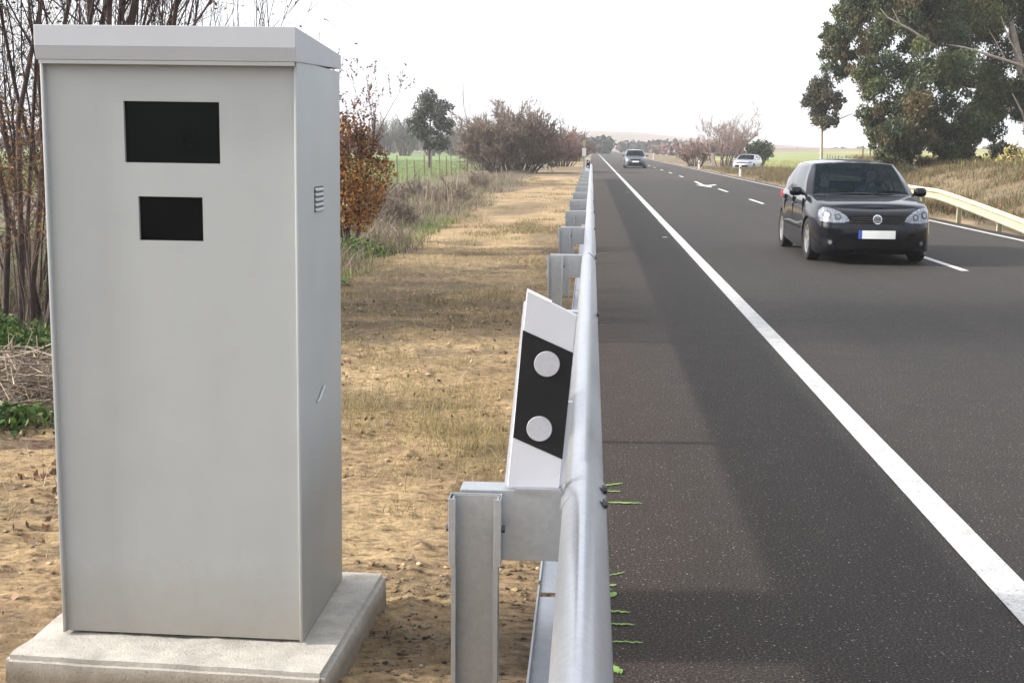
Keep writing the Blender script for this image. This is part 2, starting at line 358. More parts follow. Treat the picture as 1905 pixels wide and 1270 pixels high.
def verge_c(x, y):
    c = gcol(x, y); d = verge_d(x, y)[..., None]
    near = (1-sstep(6.3, 7.8, y))*(1-sstep(1.9, 2.6, -x)); c = c+(np.array([.235, .165, .10])-c)*(near*.55)[..., None]
    lit = (sstep(.46, .62, fbm(x*.9+y*.2, y, .75, 3, 91))*sstep(.5, .9, -x)*(1-sstep(2.6, 3.3, -x)))[..., None]
    c = c+(np.array([.41, .305, .17])-c)*lit*.55
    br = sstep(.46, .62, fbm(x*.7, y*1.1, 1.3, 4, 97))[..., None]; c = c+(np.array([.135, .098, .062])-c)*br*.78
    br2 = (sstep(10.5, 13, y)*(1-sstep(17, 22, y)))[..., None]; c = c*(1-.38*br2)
    rail_foot = (sstep(.34, .12, -x)*(1-sstep(9, 14, y)))[..., None]; c = c*(1-.35*rail_foot)  # soil darker along the foot of the rail
    leafl = (sstep(.50, .66, fbm(x, y, 4.2, 4, 95))*sstep(1.9, 2.5, -x)*(1-sstep(9, 12, y)))[..., None]
    return np.clip(c+(np.array([.10, .065, .045])-c)*leafl*.8, .008, .8)
VX = np.concatenate([np.arange(-6.8, -3.2, .05), np.arange(-3.2, .03, .021)]); VY = np.concatenate([np.arange(.95, 9.5, .024), np.arange(9.5, 23.0, .06)])
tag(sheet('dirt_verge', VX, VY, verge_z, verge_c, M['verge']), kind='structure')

# ------------------------------------------------------------ road and paint
def strip(name, x0, x1, y0, y1, z, mat, ny=2, thick=.0, wob=0):
    m = MB(); ys = np.linspace(y0, y1, ny)
    if thick: m.box(x0, x1, y0, y1, z-thick, z)
    else: m.grid([[(x0+wob*(mnoise.noise((y*3, 1, 0))), y, z) for y in ys], [(x1+wob*(mnoise.noise((y*3, 9, 0))), y, z) for y in ys]])
    return m.build(name, mat)
m = MB(); ys_ = list(np.arange(-20, 70, .25))+list(np.arange(70, 1500, 20))
le = [-.05+.035*mnoise.noise((y*1.3, 0, 3))+.02*mnoise.noise((y*6, 0, 3)) for y in ys_]; re = [8.52+.10*mnoise.noise((y*.7, 0, 8)) for y in ys_]
m.grid([[(a, y, -.12) for a, y in zip(le, ys_)], [(a, y, 0) for a, y in zip(le, ys_)], [(a, y, 0) for a, y in zip(re, ys_)], [(a, y, -.12) for a, y in zip(re, ys_)]])
road = tag(m.build('road', M['asphalt'], fix=False), kind='structure')
tag(strip('left_edge_line', 1.568, 1.722, -20, 1200, .004, M['white_line'], 900, wob=.008), kind='structure')
tag(strip('right_edge_line', 8.06, 8.18, -20, 1200, .004, M['white_line'], 300, wob=.006), kind='structure')
for a, b in ((-3.4, 0), (7.4, 10.8), (18.0, 21.4), (28.6, 32.0), (39.1, 42.5), (49.3, 52.8), (73.0, 76.4), (83.3, 86.7), (93.8, 97.2), (104.5, 108), (115, 118.4), (126, 129.4), (137, 140), (148, 151.4)):
    tag(strip('lane_dash', 5.20, 5.31, a, b, .004, M['dash_paint'], 12, wob=.006), kind='structure')
m = MB(); m.add([(x, y, .004) for x, y in ((5.12, 64), (5.27, 64), (5.12, 57.9), (4.97, 57.9))], [(0, 1, 2, 3)])
m.add([(x, y, .004) for x, y in ((4.72, 58), (5.15, 54.6), (5.33, 57.1), (5.28, 57.9))], [(0, 1, 2, 3)]); m.add([(x, y, .004) for x, y in ((5.31, 57.9), (5.34, 57.1), (5.72, 58.2), (5.66, 59))], [(0, 1, 2, 3)])
tag(m.build('lane_arrow', M['dash_paint']), kind='structure')
for k, (x, y, l) in enumerate(((1.36, 23.84, .09), (1.30, 47.5, .13))):
    tag(strip('paint_tick', x, x+l, y, y+.12, .004, M['dash_paint']), kind='structure')
rs = random.Random(4)
for x0, x1, y, th, sl in ((.07, .165, 6.13, .022, .05), (.07, .15, 6.03, .02, .0), (.07, .25, 5.83, .022, 0), (.07, .145, 4.79, .012, .05), (.07, .105, 4.68, .02, 0), (.07, .105, 4.56, .05, .03), (.07, .15, 4.41, .018, -.01), (.07, .16, 4.28, .016, 0), (.07, .185, 4.12, .012, 0), (.075, .11, 3.90, .05, -.03)):
    m = MB(); n_ = 10; top = []; bot = []
    for i in range(n_+1):
        u = i/n_; e = math.sin(math.pi*min(1, .12+u*.85))**.4; x = x0+.022+(x1-x0)*u; yc = y+sl*u+.006*rs.uniform(-1, 1)
        top.append((x, yc+th*.5*e*(1+.3*rs.uniform(-1, 1)), .0045)); bot.append((x, yc-th*.5*e*(1+.3*rs.uniform(-1, 1)), .0045))
    m.grid([bot, top]); tag(m.build('spray_mark', M['green_spray']), kind='structure')

# ------------------------------------------------------------ speed camera cabinet on its plinth
def hole_panel(m, x0, x1, z0, z1, y, holes):
    """flat panel in the xz plane with rectangular holes stacked in z"""
    zs = [z0]
    for h in holes: zs += [h[2], h[3]]
    zs.append(z1)
    for k in range(len(zs)-1):
        a, b = zs[k], zs[k+1]
        h = [q for q in holes if abs(q[2]-a) < 1e-6]
        if h:
            h = h[0]; segs = ((x0, h[0]), (h[1], x1))
        else: segs = ((x0, x1),)
        for p, q in segs: m.add([(p, y, a), (q, y, a), (q, y, b), (p, y, b)], [(0, 1, 2, 3)])
pl = MB()
out = [(-1.84, 3.715), (-.795, 3.655), (-.755, 4.62), (-1.80, 4.64)]
bm = bmesh.new(); vs0 = [bm.verts.new((x*1.0+(.015 if x > -1 else -.015), y, -.35)) for x, y in out]; vs1 = [bm.verts.new((x, y, .05)) for x, y in out]
bm.faces.new(vs0[::-1]); bm.faces.new(vs1)
for i in range(4): bm.faces.new((vs0[i], vs0[(i+1) % 4], vs1[(i+1) % 4], vs1[i]))
bmesh.ops.bevel(bm, geom=[e for e in bm.edges if max(v.co.z for v in e.verts) > 0], offset=.016, segments=2, affect='EDGES')
for _ in range(5): bmesh.ops.subdivide_edges(bm, edges=[e for e in bm.edges if e.calc_length() > .05], cuts=1, use_grid_fill=True)
bmesh.ops.triangulate(bm, faces=[f for f in bm.faces if len(f.verts) > 4])
bm.normal_update()
for v in bm.verts: v.co += v.normal*(mnoise.noise(v.co*9)*.006+mnoise.noise(v.co*28)*.004)
me = bpy.data.meshes.new('concrete_plinth'); bm.to_mesh(me); bm.free(); me.polygons.foreach_set('use_smooth', [True]*len(me.polygons)); me.set_sharp_from_angle(angle=R(50))
pl = tag(link('concrete_plinth', me, M['concrete']), 'rough concrete plinth under the tall grey roadside cabinet', 'plinth')

cabn = empty('camera_cabinet', (-1.3185, 3.915, .054), R(-.6), 'tall light grey metal cabinet with two black windows standing on a concrete plinth', 'cabinet')
cabn.rotation_euler = (0, .0058, R(-.6))
HW, DP, HT = .405, .612, 1.872
m = MB(); FL = .011
WIN = ((-.110, .096, 1.31, 1.448), (-.149, .155, 1.553, 1.742))
hole_panel(m, -HW+FL, HW-FL, .006, HT, 0.0, WIN)
for a, b, c, d in WIN:                                            # reveals of the two windows
    for p, q in (((a, c), (b, c)), ((b, c), (b, d)), ((b, d), (a, d)), ((a, d), (a, c))):
        m.add([(p[0], 0, p[1]), (q[0], 0, q[1]), (q[0], .016, q[1]), (p[0], .016, p[1])], [(0, 1, 2, 3)])
m.build('front_panel', M['cab'], cabn)
m = MB()
for s in (-1, 1): m.box(min(s*HW, s*(HW-FL)), max(s*HW, s*(HW-FL)), -.017, DP, .004, HT, .0025)
m.box(-HW+FL+.001, HW-FL-.001, DP-.012, DP-.002, .004, HT); m.box(-HW+FL+.001, HW-FL-.001, .02, DP-.02, .004, .012)
m.build('housing', M['cab'], cabn, 40)
for nm, (a, b, c, d) in zip(('window', 'window'), WIN): MB().box(a-.003, b+.003, .0125, .018, c-.003, d+.003).build(nm, M['black_glass'], cabn)
m = MB()
prof = [(-.034, HT-.008), (-.045, HT+.034), (-.043, 1.968), (DP+.012, 1.930), (DP+.012, HT+.010)]
m.prism(prof, lambda y, z: (-HW-.003, y, z), lambda y, z: (HW+.003, y, z))
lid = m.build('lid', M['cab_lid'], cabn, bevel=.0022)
m = MB(); m.box(-HW+.004, HW-.004, -.033, -.027, HT-.020, HT-.0085); m.build('drip_edge', M['cab'], lid)
m = MB()                                                           # louvred vent in the right side
for k in range(5):
    z = 1.402+k*.0165
    m.prism([(0, 0), (.008, -.003), (.009, .000), (0, .0075)], lambda a, b, z=z: (HW+.0013+a*.6, .205, z+b), lambda a, b, z=z: (HW+.0013+a*.6, .325, z+b))
vent = m.build('vent', M['cab'], cabn)
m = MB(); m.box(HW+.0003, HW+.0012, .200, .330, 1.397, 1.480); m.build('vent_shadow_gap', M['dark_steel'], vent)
m = MB(); m.tube([(HW+.004, .20, .765), (HW+.007, .22, .767), (HW+.007, .30, .80)], .004, 8)
m.build('latch', M['cab_lid'], cabn)

# ------------------------------------------------------------ left guard rail
RY = [3.37+3.78*k for k in range(18)]
guard = empty('guard_rail', (-.2, 3.37, -.05), 0, 'long galvanised guard rail on steel posts running beside the left road shoulder', 'guard rail')
GX, GY, GZ = .2, -3.37, .05
def gl(x, y, z): return (x+GX, y+GY, z+GZ)
PROF = [(-.064, .732), (-.056, .748), (-.042, .764), (-.026, .773), (-.012, .775), (.002, .769), (.020, .753), (.048, .714), (.053, .697), (.043, .674), (.004, .648), (-.034, .625), (-.044, .603), (-.034, .581), (.004, .558), (.046, .530), (.058, .501), (.046, .470), (.022, .446), (-.006, .434), (-.034, .430), (-.060, .440)]
def inset(pts, t):
    out_ = []
    for i, (x, z) in enumerate(pts):
        a = pts[max(i-1, 0)]; b = pts[min(i+1, len(pts)-1)]; dx, dz = b[0]-a[0], b[1]-a[1]; l = math.hypot(dx, dz); out_.append((x+dz/l*t, z-dx/l*t))
    return out_
def catmull2(pts, k):
    out_ = []
    for i in range(len(pts)-1):
        a, b, c, d = [Vector((*pts[j], 0)) for j in (max(i-1, 0), i, i+1, min(i+2, len(pts)-1))]
        for q in range(k):
            t = q/k; v = .5*((2*b)+(c-a)*t+(2*a-5*b+4*c-d)*t*t+(3*b-a-3*c+d)*t*t*t); out_.append((v.x, v.y))
    return out_+[pts[-1]]
PROF = catmull2(PROF, 4); PIN = inset(PROF, .004)
def beam(y0, y1, off):
    outp = [(x+off, z+off*.5) for x, z in PROF]; inn = [(x+off, z+off*.5) for x, z in PIN]
    P = outp+inn[::-1]; mm = MB(); n = len(P)
    ysn = np.linspace(y0, y1, max(2, int((y1-y0)/.6)))
    rings = []
    for y in ysn:
        dz = .002*mnoise.noise((y*.4, 2, 0)); dx = .0025*mnoise.noise((y*.35, 7, 0))
        rings.append([gl(x+dx, y, z+dz) for x, z in P])
    vs = [v for r in rings for v in r]; fs = []
    for i in range(len(rings)-1):
        for k in range(n): fs.append((i*n+k, i*n+(k+1) % n, (i+1)*n+(k+1) % n, (i+1)*n+k))
    for b in (0, (len(rings)-1)*n):                                # end strips
        h = n//2
        for k in range(h-1): fs.append((b+k, b+k+1, b+n-2-k, b+n-1-k))
    return mm.add(vs, fs)
for k in range(-1, 9):                                             # overlapping beam sections
    y0 = 3.37+7.56*k-.17; y1 = y0+7.56+.33
    if k == -1: y0, y1 = .3, 3.53
    beam(y0, min(y1, 67.5), .0055*(k % 2)).build('beam', M['galv'], guard, 30)
m = MB(); pr = [(-.062, .43), (-.125, .43), (-.125, .47), (-.120, .47), (-.120, .436), (-.062, .436)]
for k in range(-1, 17):
    y0 = 3.37+3.78*k; m = MB(); m.prism(pr, lambda x, z, y=y0+.02: gl(x, max(y, .3), z), lambda x, z, y=y0+3.765: gl(x, y, z)); m.build('lower_channel', M['galv'], guard)
def cprof(w, d, lip, t):                                            # C section open towards -y
    a = w/2
    return [(-a, 0), (-a+lip, 0), (-a+lip, t), (-a+t, t), (-a+t, d-t), (a-t, d-t), (a-t, t), (a-lip, t), (a-lip, 0), (a, 0), (a, d), (-a, d)]
post_me = spacer_me = bolt_me = None
for k, y in enumerate(RY):
    if k == 0:
        m = MB(); P = cprof(.126, .058, .012, .005); m.prism(P, lambda x, q: (x, q, -.35), lambda x, q: (x, q, .735))
        p = m.build('post', M['galv_post'], guard); post_me = p.data
        m = MB(); P = cprof(.141, .062, .019, .003); m.prism(P, lambda x, q: (x, q-.003, .555), lambda x, q: (x, q-.003, .741))
        m.box(-.046, .258, .066, .0705, .552, .748)                 # web plate reaching to the beam
        m.box(-.046, .262, .0705, .150, .743, .748); m.box(-.046, .232, .0705, .150, .552, .557)   # flanges
        s = m.build('spacer', M['galv_post'], guard, bevel=.0012); spacer_me = s.data
        b = MB().lathe([(0, -.006), (.010, -.006), (.010, .006), (0, .006)], 6, 'X', (.0735, .03, .65)).build('bolt', M['dark_steel'], guard); bolt_me = b.data
    else:
        p = link('post', post_me, None, guard); s = link('spacer', spacer_me, None, guard); b = link('bolt', bolt_me, None, guard) if k < 6 else None
    for q in (p, s, b):
        if q: q.location = gl(-.293, y-.12, -.0)
    if b: b2 = link('bolt', bolt_me, None, guard); b2.location = gl(-.293-.147, y-.12, 0)
    # splice bolts on the face of the beam
    if k < 6:
        for bz, bx in ((.728, .051), (.682, .050), (.524, .050), (.478, .051)):
            for dy in ((-.09, .05) if k % 2 == 0 else (0,)):
                MB().lathe([(0, .012), (.011, .010), (.014, .003), (.014, -.004)], 8, 'X', gl(bx, y+dy, bz)).build('splice_bolt', M['dark_steel'], guard)

# ------------------------------------------------------------ delineators standing on the rail
def delineator(y, label, name='delineator', group='black and white delineators on the guard rail'):
    d = empty(name, (-.14, y, .754), 0, label, 'delineator', group)
    def L(x, z): return (x+.14, z-.754)
    fx = lambda yy: (lambda x, z: (x, yy, z))
    body = [L(-.212, .754), L(-.070, .754), L(-.030, 1.226), L(-.164, 1.291)]
    MB().prism(body, fx(-.008), fx(.022)).build('panel', M['delin_white'], d, bevel=.0025)
    m = MB(); m.prism([L(-.220, .758), L(-.2125, .758), L(-.1655, 1.262), L(-.1735, 1.255)], fx(.004), fx(.034)); m.build('rib', M['delin_white'], d); m = MB(); m.prism([L(-.0695, .758), L(-.058, .758), L(-.038, .99), L(-.0495, .99)], fx(.002), fx(.03)); m.build('rib', M['delin_white'], d)
    band = [L(-.1965, .893), L(-.0628, .836), L(-.0382, 1.127), L(-.1735, 1.186)]
    MB().prism(band, fx(-.0105), fx(-.0078)).build('black_band', M['delin_black'], d)
    for cx, cz in ((-.108, 1.096), (-.126, .919)):
        x, z = L(cx, cz); MB().lathe([(0, -.0035), (.0335, -.0035), (.0345, -.001), (.0345, .0005)], 40, 'Y', (x, -.0108, z)).build('reflector', M['reflector'], d, 40)
    m = MB(); m.box(-.05, .075, -.03, .04, -.006, .002); m.build('foot', M['galv'], d)
    m = MB(); q = [L(-.164, 1.289), L(-.0978, 1.2585), L(-.0978, 1.2625), L(-.164, 1.294)]; m.prism(q, fx(-.009), fx(.023)); m.build('top_cap', M['plate'], d)
    return d
delineator(3.335, 'tall white delineator with black band and two round reflectors on the nearest rail post')
delineator(48.73, 'tiny far delineator with dark band standing near the distant end of the guard rail')

# ------------------------------------------------------------ numpy vegetation
def tubes(segs, sides=4):
    """segs (n,8): p0 p1 r0 r1"""
    S = np.asarray(segs, float); n = len(S); p0, p1 = S[:, :3], S[:, 3:6]; d = p1-p0; d /= np.linalg.norm(d, axis=1)[:, None]+1e-9
    ref = np.where(np.abs(d[:, 2:3]) > .9, np.array([[1., 0, 0]]), np.array([[0, 0, 1.]])); a = np.cross(d, ref); a /= np.linalg.norm(a, axis=1)[:, None]; b = np.cross(d, a)
    ang = np.arange(sides)*2*np.pi/sides; c, s = np.cos(ang), np.sin(ang)
    off = a[:, None]*c[None, :, None]+b[:, None]*s[None, :, None]
    V = np.concatenate([p0[:, None]+off*S[:, 6][:, None, None], p1[:, None]+off*S[:, 7][:, None, None]], 1).reshape(-1, 3)
    k = np.arange(sides); q = np.stack([k, (k+1) % sides, sides+(k+1) % sides, sides+k], -1)
    return V, (np.arange(n)[:, None, None]*2*sides+q[None]).reshape(-1, 4)
def grow(rs, p, d, L, r, lvl, maxl, out, spread=.5, up=.12, nseg=4, kids=(3, 5), shrink=.6, jit=.12, kr=.55):
    p = np.array(p, float); d = np.array(d, float); sl = L/nseg; pts = []
    for i in range(nseg):
        d = d+rs.normal(0, jit, 3)+np.array([0, 0, up*.25]); d /= np.linalg.norm(d)
        q = p+d*sl; r1 = r*(1-.62*(i+1)/nseg); r0 = r*(1-.62*i/nseg)
        out.append((*p, *q, r0, r1, lvl)); pts.append((q.copy(), d.copy(), r1)); p = q
    if lvl < maxl:
        for _ in range(rs.randint(kids[0], kids[1]+1)):
            q, dd, rr = pts[rs.randint(0 if lvl else 1, nseg)]
            nd = dd+rs.normal(0, spread, 3)+np.array([0, 0, up]); nd /= np.linalg.norm(nd)
            grow(rs, q, nd, L*shrink*rs.uniform(.7, 1.2), max(rr*kr, .0025), lvl+1, maxl, out, spread, up, max(3, nseg-1), kids, shrink, jit, kr)
def leaves(P, size, rs, cols, aspect=2.2, droop=.0, flat=.5):
    n = len(P); d = rs.normal(0, 1, (n, 3)); d[:, 2] -= droop; d /= np.linalg.norm(d, axis=1)[:, None]
    nrm = rs.normal(0, 1, (n, 3)); a = np.cross(d, nrm); a /= np.linalg.norm(a, axis=1)[:, None]
    s = (size*rs.uniform(.6, 1.4, n))[:, None]; w_ = s/aspect
    V = np.stack([P-d*s*.5, P+a*w_*.5, P+d*s*.5, P-a*w_*.5], 1).reshape(-1, 3)
    return V, np.arange(4*n).reshape(n, 4), np.repeat(cols, 4, 0)
def blades(P, h, wd, rs, cols, lean=.35):
    n = len(P); a = rs.uniform(0, 2*np.pi, n); s = np.stack([np.cos(a), np.sin(a), 0*a], -1)*(wd*rs.uniform(.6, 1.3, n))[:, None]
    b = rs.uniform(0, 2*np.pi, n); l = (np.stack([np.cos(b), np.sin(b), 0*b], -1)*(h*np.abs(rs.normal(0, lean, n)))[:, None])
    up = np.stack([0*a, 0*a, h], -1)
    V = np.stack([P-s, P+s, P+s*.6+up*.55+l*.35, P-s*.6+up*.55+l*.35, P+up*.95+l], 1).reshape(-1, 3); k = np.arange(n)[:, None]*5
    return V, k+np.array([[0, 1, 2, 3]]), k+np.array([[3, 2, 4]]), np.repeat(cols, 5, 0)
def pal(rs, n, cs, var=.25):
    c = np.array(cs)[rs.randint(0, len(cs), n)]; return np.clip(c*(1+rs.normal(0, var, (n, 1))), .004, .9)
def foliage(name, P, size, rs, cols, mat, parent, **k):
    V, Fq, C = leaves(P, size, rs, cols, **k); return link(name, np_mesh(name, V, [Fq], C), mat, parent)
def segs_obj(name, segs, mat, parent, sides=4, cols=None):
    V, Fq = tubes([s[:8] for s in segs], sides); c = None
    if cols is not None: c = np.repeat(cols, 2*sides, 0)
    return link(name, np_mesh(name, V, [Fq], c, True), mat, parent)

def bare_plant(name, loc, label, cat, stems, seed, twigcols, group=None, maxl=3, kids=(3, 5), spread=.45, up=.15, kr=.55, shrink=.6, sides=4, trunk_mat=None, nseg=5, jit=.10, tr='stem', rmin=0):
    """stems: list of (dx,dy,dir,L,r); each stem a part, the fine twigs one part"""
    rs = np.random.RandomState(seed); t = empty(name, loc, 0, label, cat, group); tw = []
    for (dx, dy, d, L, r) in stems:
        o = []; grow(rs, (dx, dy, -.05), d, L, r, 0, maxl, o, spread, up, nseg, kids, shrink, jit, kr)
        segs_obj(tr, [s for s in o if s[8] == 0], trunk_mat or M['bark'], t, 7); tw += [s for s in o if s[8] > 0]
    if rmin: tw = [(*s[:6], max(s[6], rmin), max(s[7], rmin*.8), s[8]) for s in tw]
    segs_obj('branches', tw, M['twig'], t, sides, pal(rs, len(tw), twigcols, .2))
    return t, tw, rs

# bare multi-stemmed trees behind the cabinet
rr = random.Random(11)
def fan(n, lean, L, r, rad, bias=(0, 0)):
    out_ = []
    for i in range(n):
        a = rr.uniform(0, 6.28); q = rr.uniform(.1, 1)
        out_.append((math.cos(a)*rad*q, math.sin(a)*rad*q, (math.cos(a)*lean*q+bias[0], math.sin(a)*lean*q+bias[1], 1), L*rr.uniform(.75, 1.1), r*rr.uniform(.55, 1.15)))
    return out_
PB = [(.060, .040, .040), (.085, .060, .055), (.040, .028, .028), (.075, .045, .060)]
bare_plant('bare_tree', (-5.45, 11.9, -.12), 'bare multi-stemmed brown tree rising left of the grey cabinet', 'tree', fan(22, .32, 4.9, .040, .50, (.05, 0)), 3, PB, spread=.42, up=.25, kids=(6, 8), shrink=.52, kr=.5)
bare_plant('bare_tree', (-4.35, 12.6, -.12), 'leafless thin-stemmed tree showing above the top of the grey cabinet', 'tree', fan(11, .26, 3.7, .028, .35, (.07, 0)), 8, PB, spread=.34, up=.25, kids=(3, 4), shrink=.45, kr=.5)
t, tw, rs_ = bare_plant('bare_shrub', (-6.3, 13.6, -.15), 'tangled leafless shrub at the left edge behind the bare tree', 'shrub', fan(30, .8, 2.2, .018, .9), 14, [(.075, .05, .04), (.10, .07, .055), (.06, .055, .035)], spread=.6, up=.08, kids=(4, 6))
tips = np.array([s[3:6] for s in tw if s[8] >= 2]); tips = tips[rs_.rand(len(tips)) < .35]
foliage('leaves', tips, .055, rs_, pal(rs_, len(tips), [(.20, .085, .03), (.15, .07, .03), (.10, .12, .03)]), M['leaf'], t)
t, tw, rs_ = bare_plant('bare_shrub', (-5.15, 11.2, -.12), 'low twiggy shrub with orange leaves against the left edge of the cabinet', 'shrub', fan(9, .5, 1.5, .012, .3), 24, [(.11, .07, .05), (.15, .10, .07)], spread=.5, up=.1)
tips = np.array([s[3:6] for s in tw if s[8] >= 2]); tips = tips[rs_.rand(len(tips)) < .45]
foliage('leaves', tips, .045, rs_, pal(rs_, len(tips), [(.30, .12, .035), (.22, .09, .03), (.16, .10, .04)]), M['leaf'], t)
# fallen pile of dead brush by the tree's foot
rs_ = np.random.RandomState(5); sg = []
for i in range(520):
    p = np.array([np.clip(rs_.normal(0, .36), -.6, .6), np.clip(rs_.normal(0, .45), -.75, .75), 0]); p[2] = .03+.34*math.exp(-(p[0]**2+p[1]**2)*2.2)*rs_.rand()
    d = rs_.normal(0, 1, 3); d[2] *= .25; d /= np.linalg.norm(d); L = rs_.uniform(.15, .55)
    sg.append((*(p-d*L/2), *(p+d*L/2), .005, .003, 0))
bp = empty('brush_pile', (-3.98, 8.35, -.10), 0, 'low pile of dead grey twigs on the ground at the left edge', 'brush pile')
segs_obj('twigs', sg, M['twig'], bp, 4, pal(rs_, len(sg), [(.24, .19, .15), (.17, .13, .10), (.30, .25, .20)]))
P = np.stack([rs_.normal(0, .45, 900), rs_.normal(0, .5, 900), rs_.uniform(.0, .2, 900)], -1)
V, q4, q3, C = blades(P, rs_.uniform(.06, .2, 900), .004, rs_, pal(rs_, 900, [(.26, .21, .15), (.20, .15, .11)]), 1.6); link('dead_grass', np_mesh('dead_grass', V, [q4, q3], C), M['grass'], bp)

# rust-leaved shrub right of the cabinet
t, tw, rs_ = bare_plant('autumn_shrub', (-3.98, 20.7, -.12), 'tall rust-brown leafy shrub beside the right side of the cabinet', 'shrub', fan(11, .14, 2.15, .030, .26), 31, [(.10, .060, .050), (.13, .08, .065)], spread=.42, up=.22, kids=(4, 6), shrink=.40)
n = 9000; z = .35+2.0*rs_.beta(1.7, 1.7, n); rad = np.interp(z, [.3, .8, 1.3, 1.8, 2.4], [.30, .58, .82, .70, .42])*np.sqrt(rs_.rand(n)); a = rs_.uniform(0, 6.28, n)
P = np.stack([np.cos(a)*rad, np.sin(a)*rad, z], -1); cl = fbm(P[:, 0]*2+P[:, 2], P[:, 1]*2+P[:, 2]*2, 1.6, 2, 4); keep = cl > .44; P = P[keep]
kx = pal(rs_, len(P), [(.32, .14, .035), (.23, .095, .025), (.40, .19, .05), (.16, .07, .025), (.24, .16, .05)], .3); hi = P[:, 2] > 1.5; kx[hi] = kx[hi]*np.array([.75, .8, 1.1])
foliage('leaves', P, .066, rs_, kx, M['leaf'], t, aspect=1.8)
tips = np.array([s[3:6] for s in tw if s[8] >= 2]); tips = tips[rs_.rand(len(tips)) < .5]
foliage('tip_leaves', tips, .06, rs_, pal(rs_, len(tips), [(.12, .055, .04), (.16, .07, .045)]), M['leaf'], t)

# dark rounded tree in the field, thin trunk
def blob_points(rs, blobs, n_per, shell=.55):
    out_ = []
    for (x, y, z, r) in blobs:
        n = int(n_per*r*r); d = rs.normal(0, 1, (n, 3)); d /= np.linalg.norm(d, axis=1)[:, None]; q = r*(shell+(1-shell)*rs.rand(n))*rs.choice([1, 1, 1, .6], n)
        p = np.array([x, y, z])+d*q[:, None]*np.array([1, 1.15, .92]); out_.append(p)
    return np.concatenate(out_)
def blob_tree(name, loc, label, cat, blobs, seed, cols, nper, lsize, trunk, group=None, bark='bark', aspect=2.2, droop=.3, lumps=3, ls=.45, shell=.5):
    """blobs around the crown, broken up into smaller leaf clumps; trunk: list of polylines with radii"""
    rs = np.random.RandomState(seed); t = empty(name, loc, 0, label, cat, group); sub = []
    for (x, y, z, r) in blobs:
        for _ in range(int(lumps*5)):
            d = rs.normal(0, 1, 3); d /= np.linalg.norm(d); q = r*rs.uniform(.35, .95)
            sub.append((x+d[0]*q, y+d[1]*q, z+d[2]*q*.9, r*ls*rs.uniform(.45, 1.1)))
    P = blob_points(rs, sub, nper, shell); cid = np.concatenate([np.full(int(nper*b[3]*b[3]), i) for i, b in enumerate(sub)])
    base = pal(rs, len(sub), cols, .22); c = np.clip(base[cid]*(1+rs.normal(0, .25, (len(P), 1))), .004, .8)
    foliage('crown', P, lsize, rs, c, M['leaf'], t, aspect=aspect, droop=droop)
    for i, (pts, rad) in enumerate(trunk): MB().tube(pts, rad, 8).build('limb' if i else 'trunk', M[bark], t, 60)
    return t
DG = [(.050, .060, .038), (.065, .072, .048), (.040, .048, .034), (.080, .080, .060)]
blob_tree('field_tree', (-13.4, 105, -.15), 'dark rounded evergreen tree with thin trunk alone in the green field', 'tree',
          [(.1, 0, 5.5, .95), (-.5, .4, 4.7, 1.15), (.9, -.2, 4.6, 1.2), (-1.0, 0, 3.5, 1.0), (.3, .2, 3.4, 1.3), (1.25, 0, 3.3, .95), (.7, -.2, 2.3, .95), (1.2, .1, 1.9, .55), (-.5, 0, 2.6, .7), (.0, .1, 1.6, .5)], 41, DG, 420, .22,
          [([(0, 0, -.2), (.02, 0, 1.5), (.1, 0, 3), (.1, 0, 5)], [.11, .10, .07, .03]), ([(.04, 0, 1.6), (.5, .1, 2.6), (.9, 0, 3.8)], [.06, .05, .02]), ([(.04, 0, 1.5), (-.4, .1, 2.6), (-.7, 0, 3.6)], [.06, .04, .02])], lumps=2.6, ls=.55, droop=.5)

# bare bushes and hedgerow trees on the left, receding
def twig_bush(loc, wdt, hgt, label, seed, cols, name='bare_bush', n=26, group=None, rmin=.02, maxl=2):
    st = []; q = random.Random(seed)
    for i in range(n):
        a = q.uniform(0, 6.28); s = math.sqrt(q.random()); ex = s*wdt*.55/hgt
        st.append((math.cos(a)*wdt*.22*s, math.sin(a)*wdt*.22*s, (math.cos(a)*ex*.9, math.sin(a)*ex*.9, 1), hgt*(1-.42*s)*q.uniform(.75, 1.0), .05*hgt/4))
    return bare_plant(name, loc, label, 'bush', st, seed, cols, group, maxl=maxl, kids=(6, 8), spread=.5, up=.12, nseg=5, sides=3, rmin=rmin, shrink=.48, kr=.5)
MV = [(.155, .115, .095), (.195, .15, .125), (.13, .105, .088), (.20, .15, .115)]
HG = 'bare bushes receding along the left verge'
twig_bush((-5.2, 84, -.15), 6.8, 3.7, 'largest domed purple-brown bare bush beyond the dirt verge', 51, MV, n=74, group=HG, rmin=.017, maxl=3)
twig_bush((-2.6, 112, -.15), 4.4, 3.1, 'reddish bare bush just behind the largest domed bush', 52, [(.19, .10, .085), (.22, .13, .10), (.15, .09, .08)], n=40, group=HG, rmin=.022)
twig_bush((-7.9, 97, -.15), 4.6, 2.9, 'low grey bare bush to the left of the largest domed bush', 53, [(.17, .14, .125), (.21, .17, .15)], n=36, group=HG, rmin=.02)
twig_bush((-2.4, 150, -.15), 5.4, 3.3, 'brown bare bush close to the far end of the left verge', 54, MV, n=36, group=HG, rmin=.03)
twig_bush((-3.6, 205, -.15), 7.0, 4.0, 'furthest greyish bush where the left verge meets the road', 55, [(.12, .11, .11), (.15, .13, .13)], n=36, group=HG, rmin=.04)
BR = [(.15, .115, .10), (.20, .155, .135), (.12, .10, .085), (.17, .14, .09)]
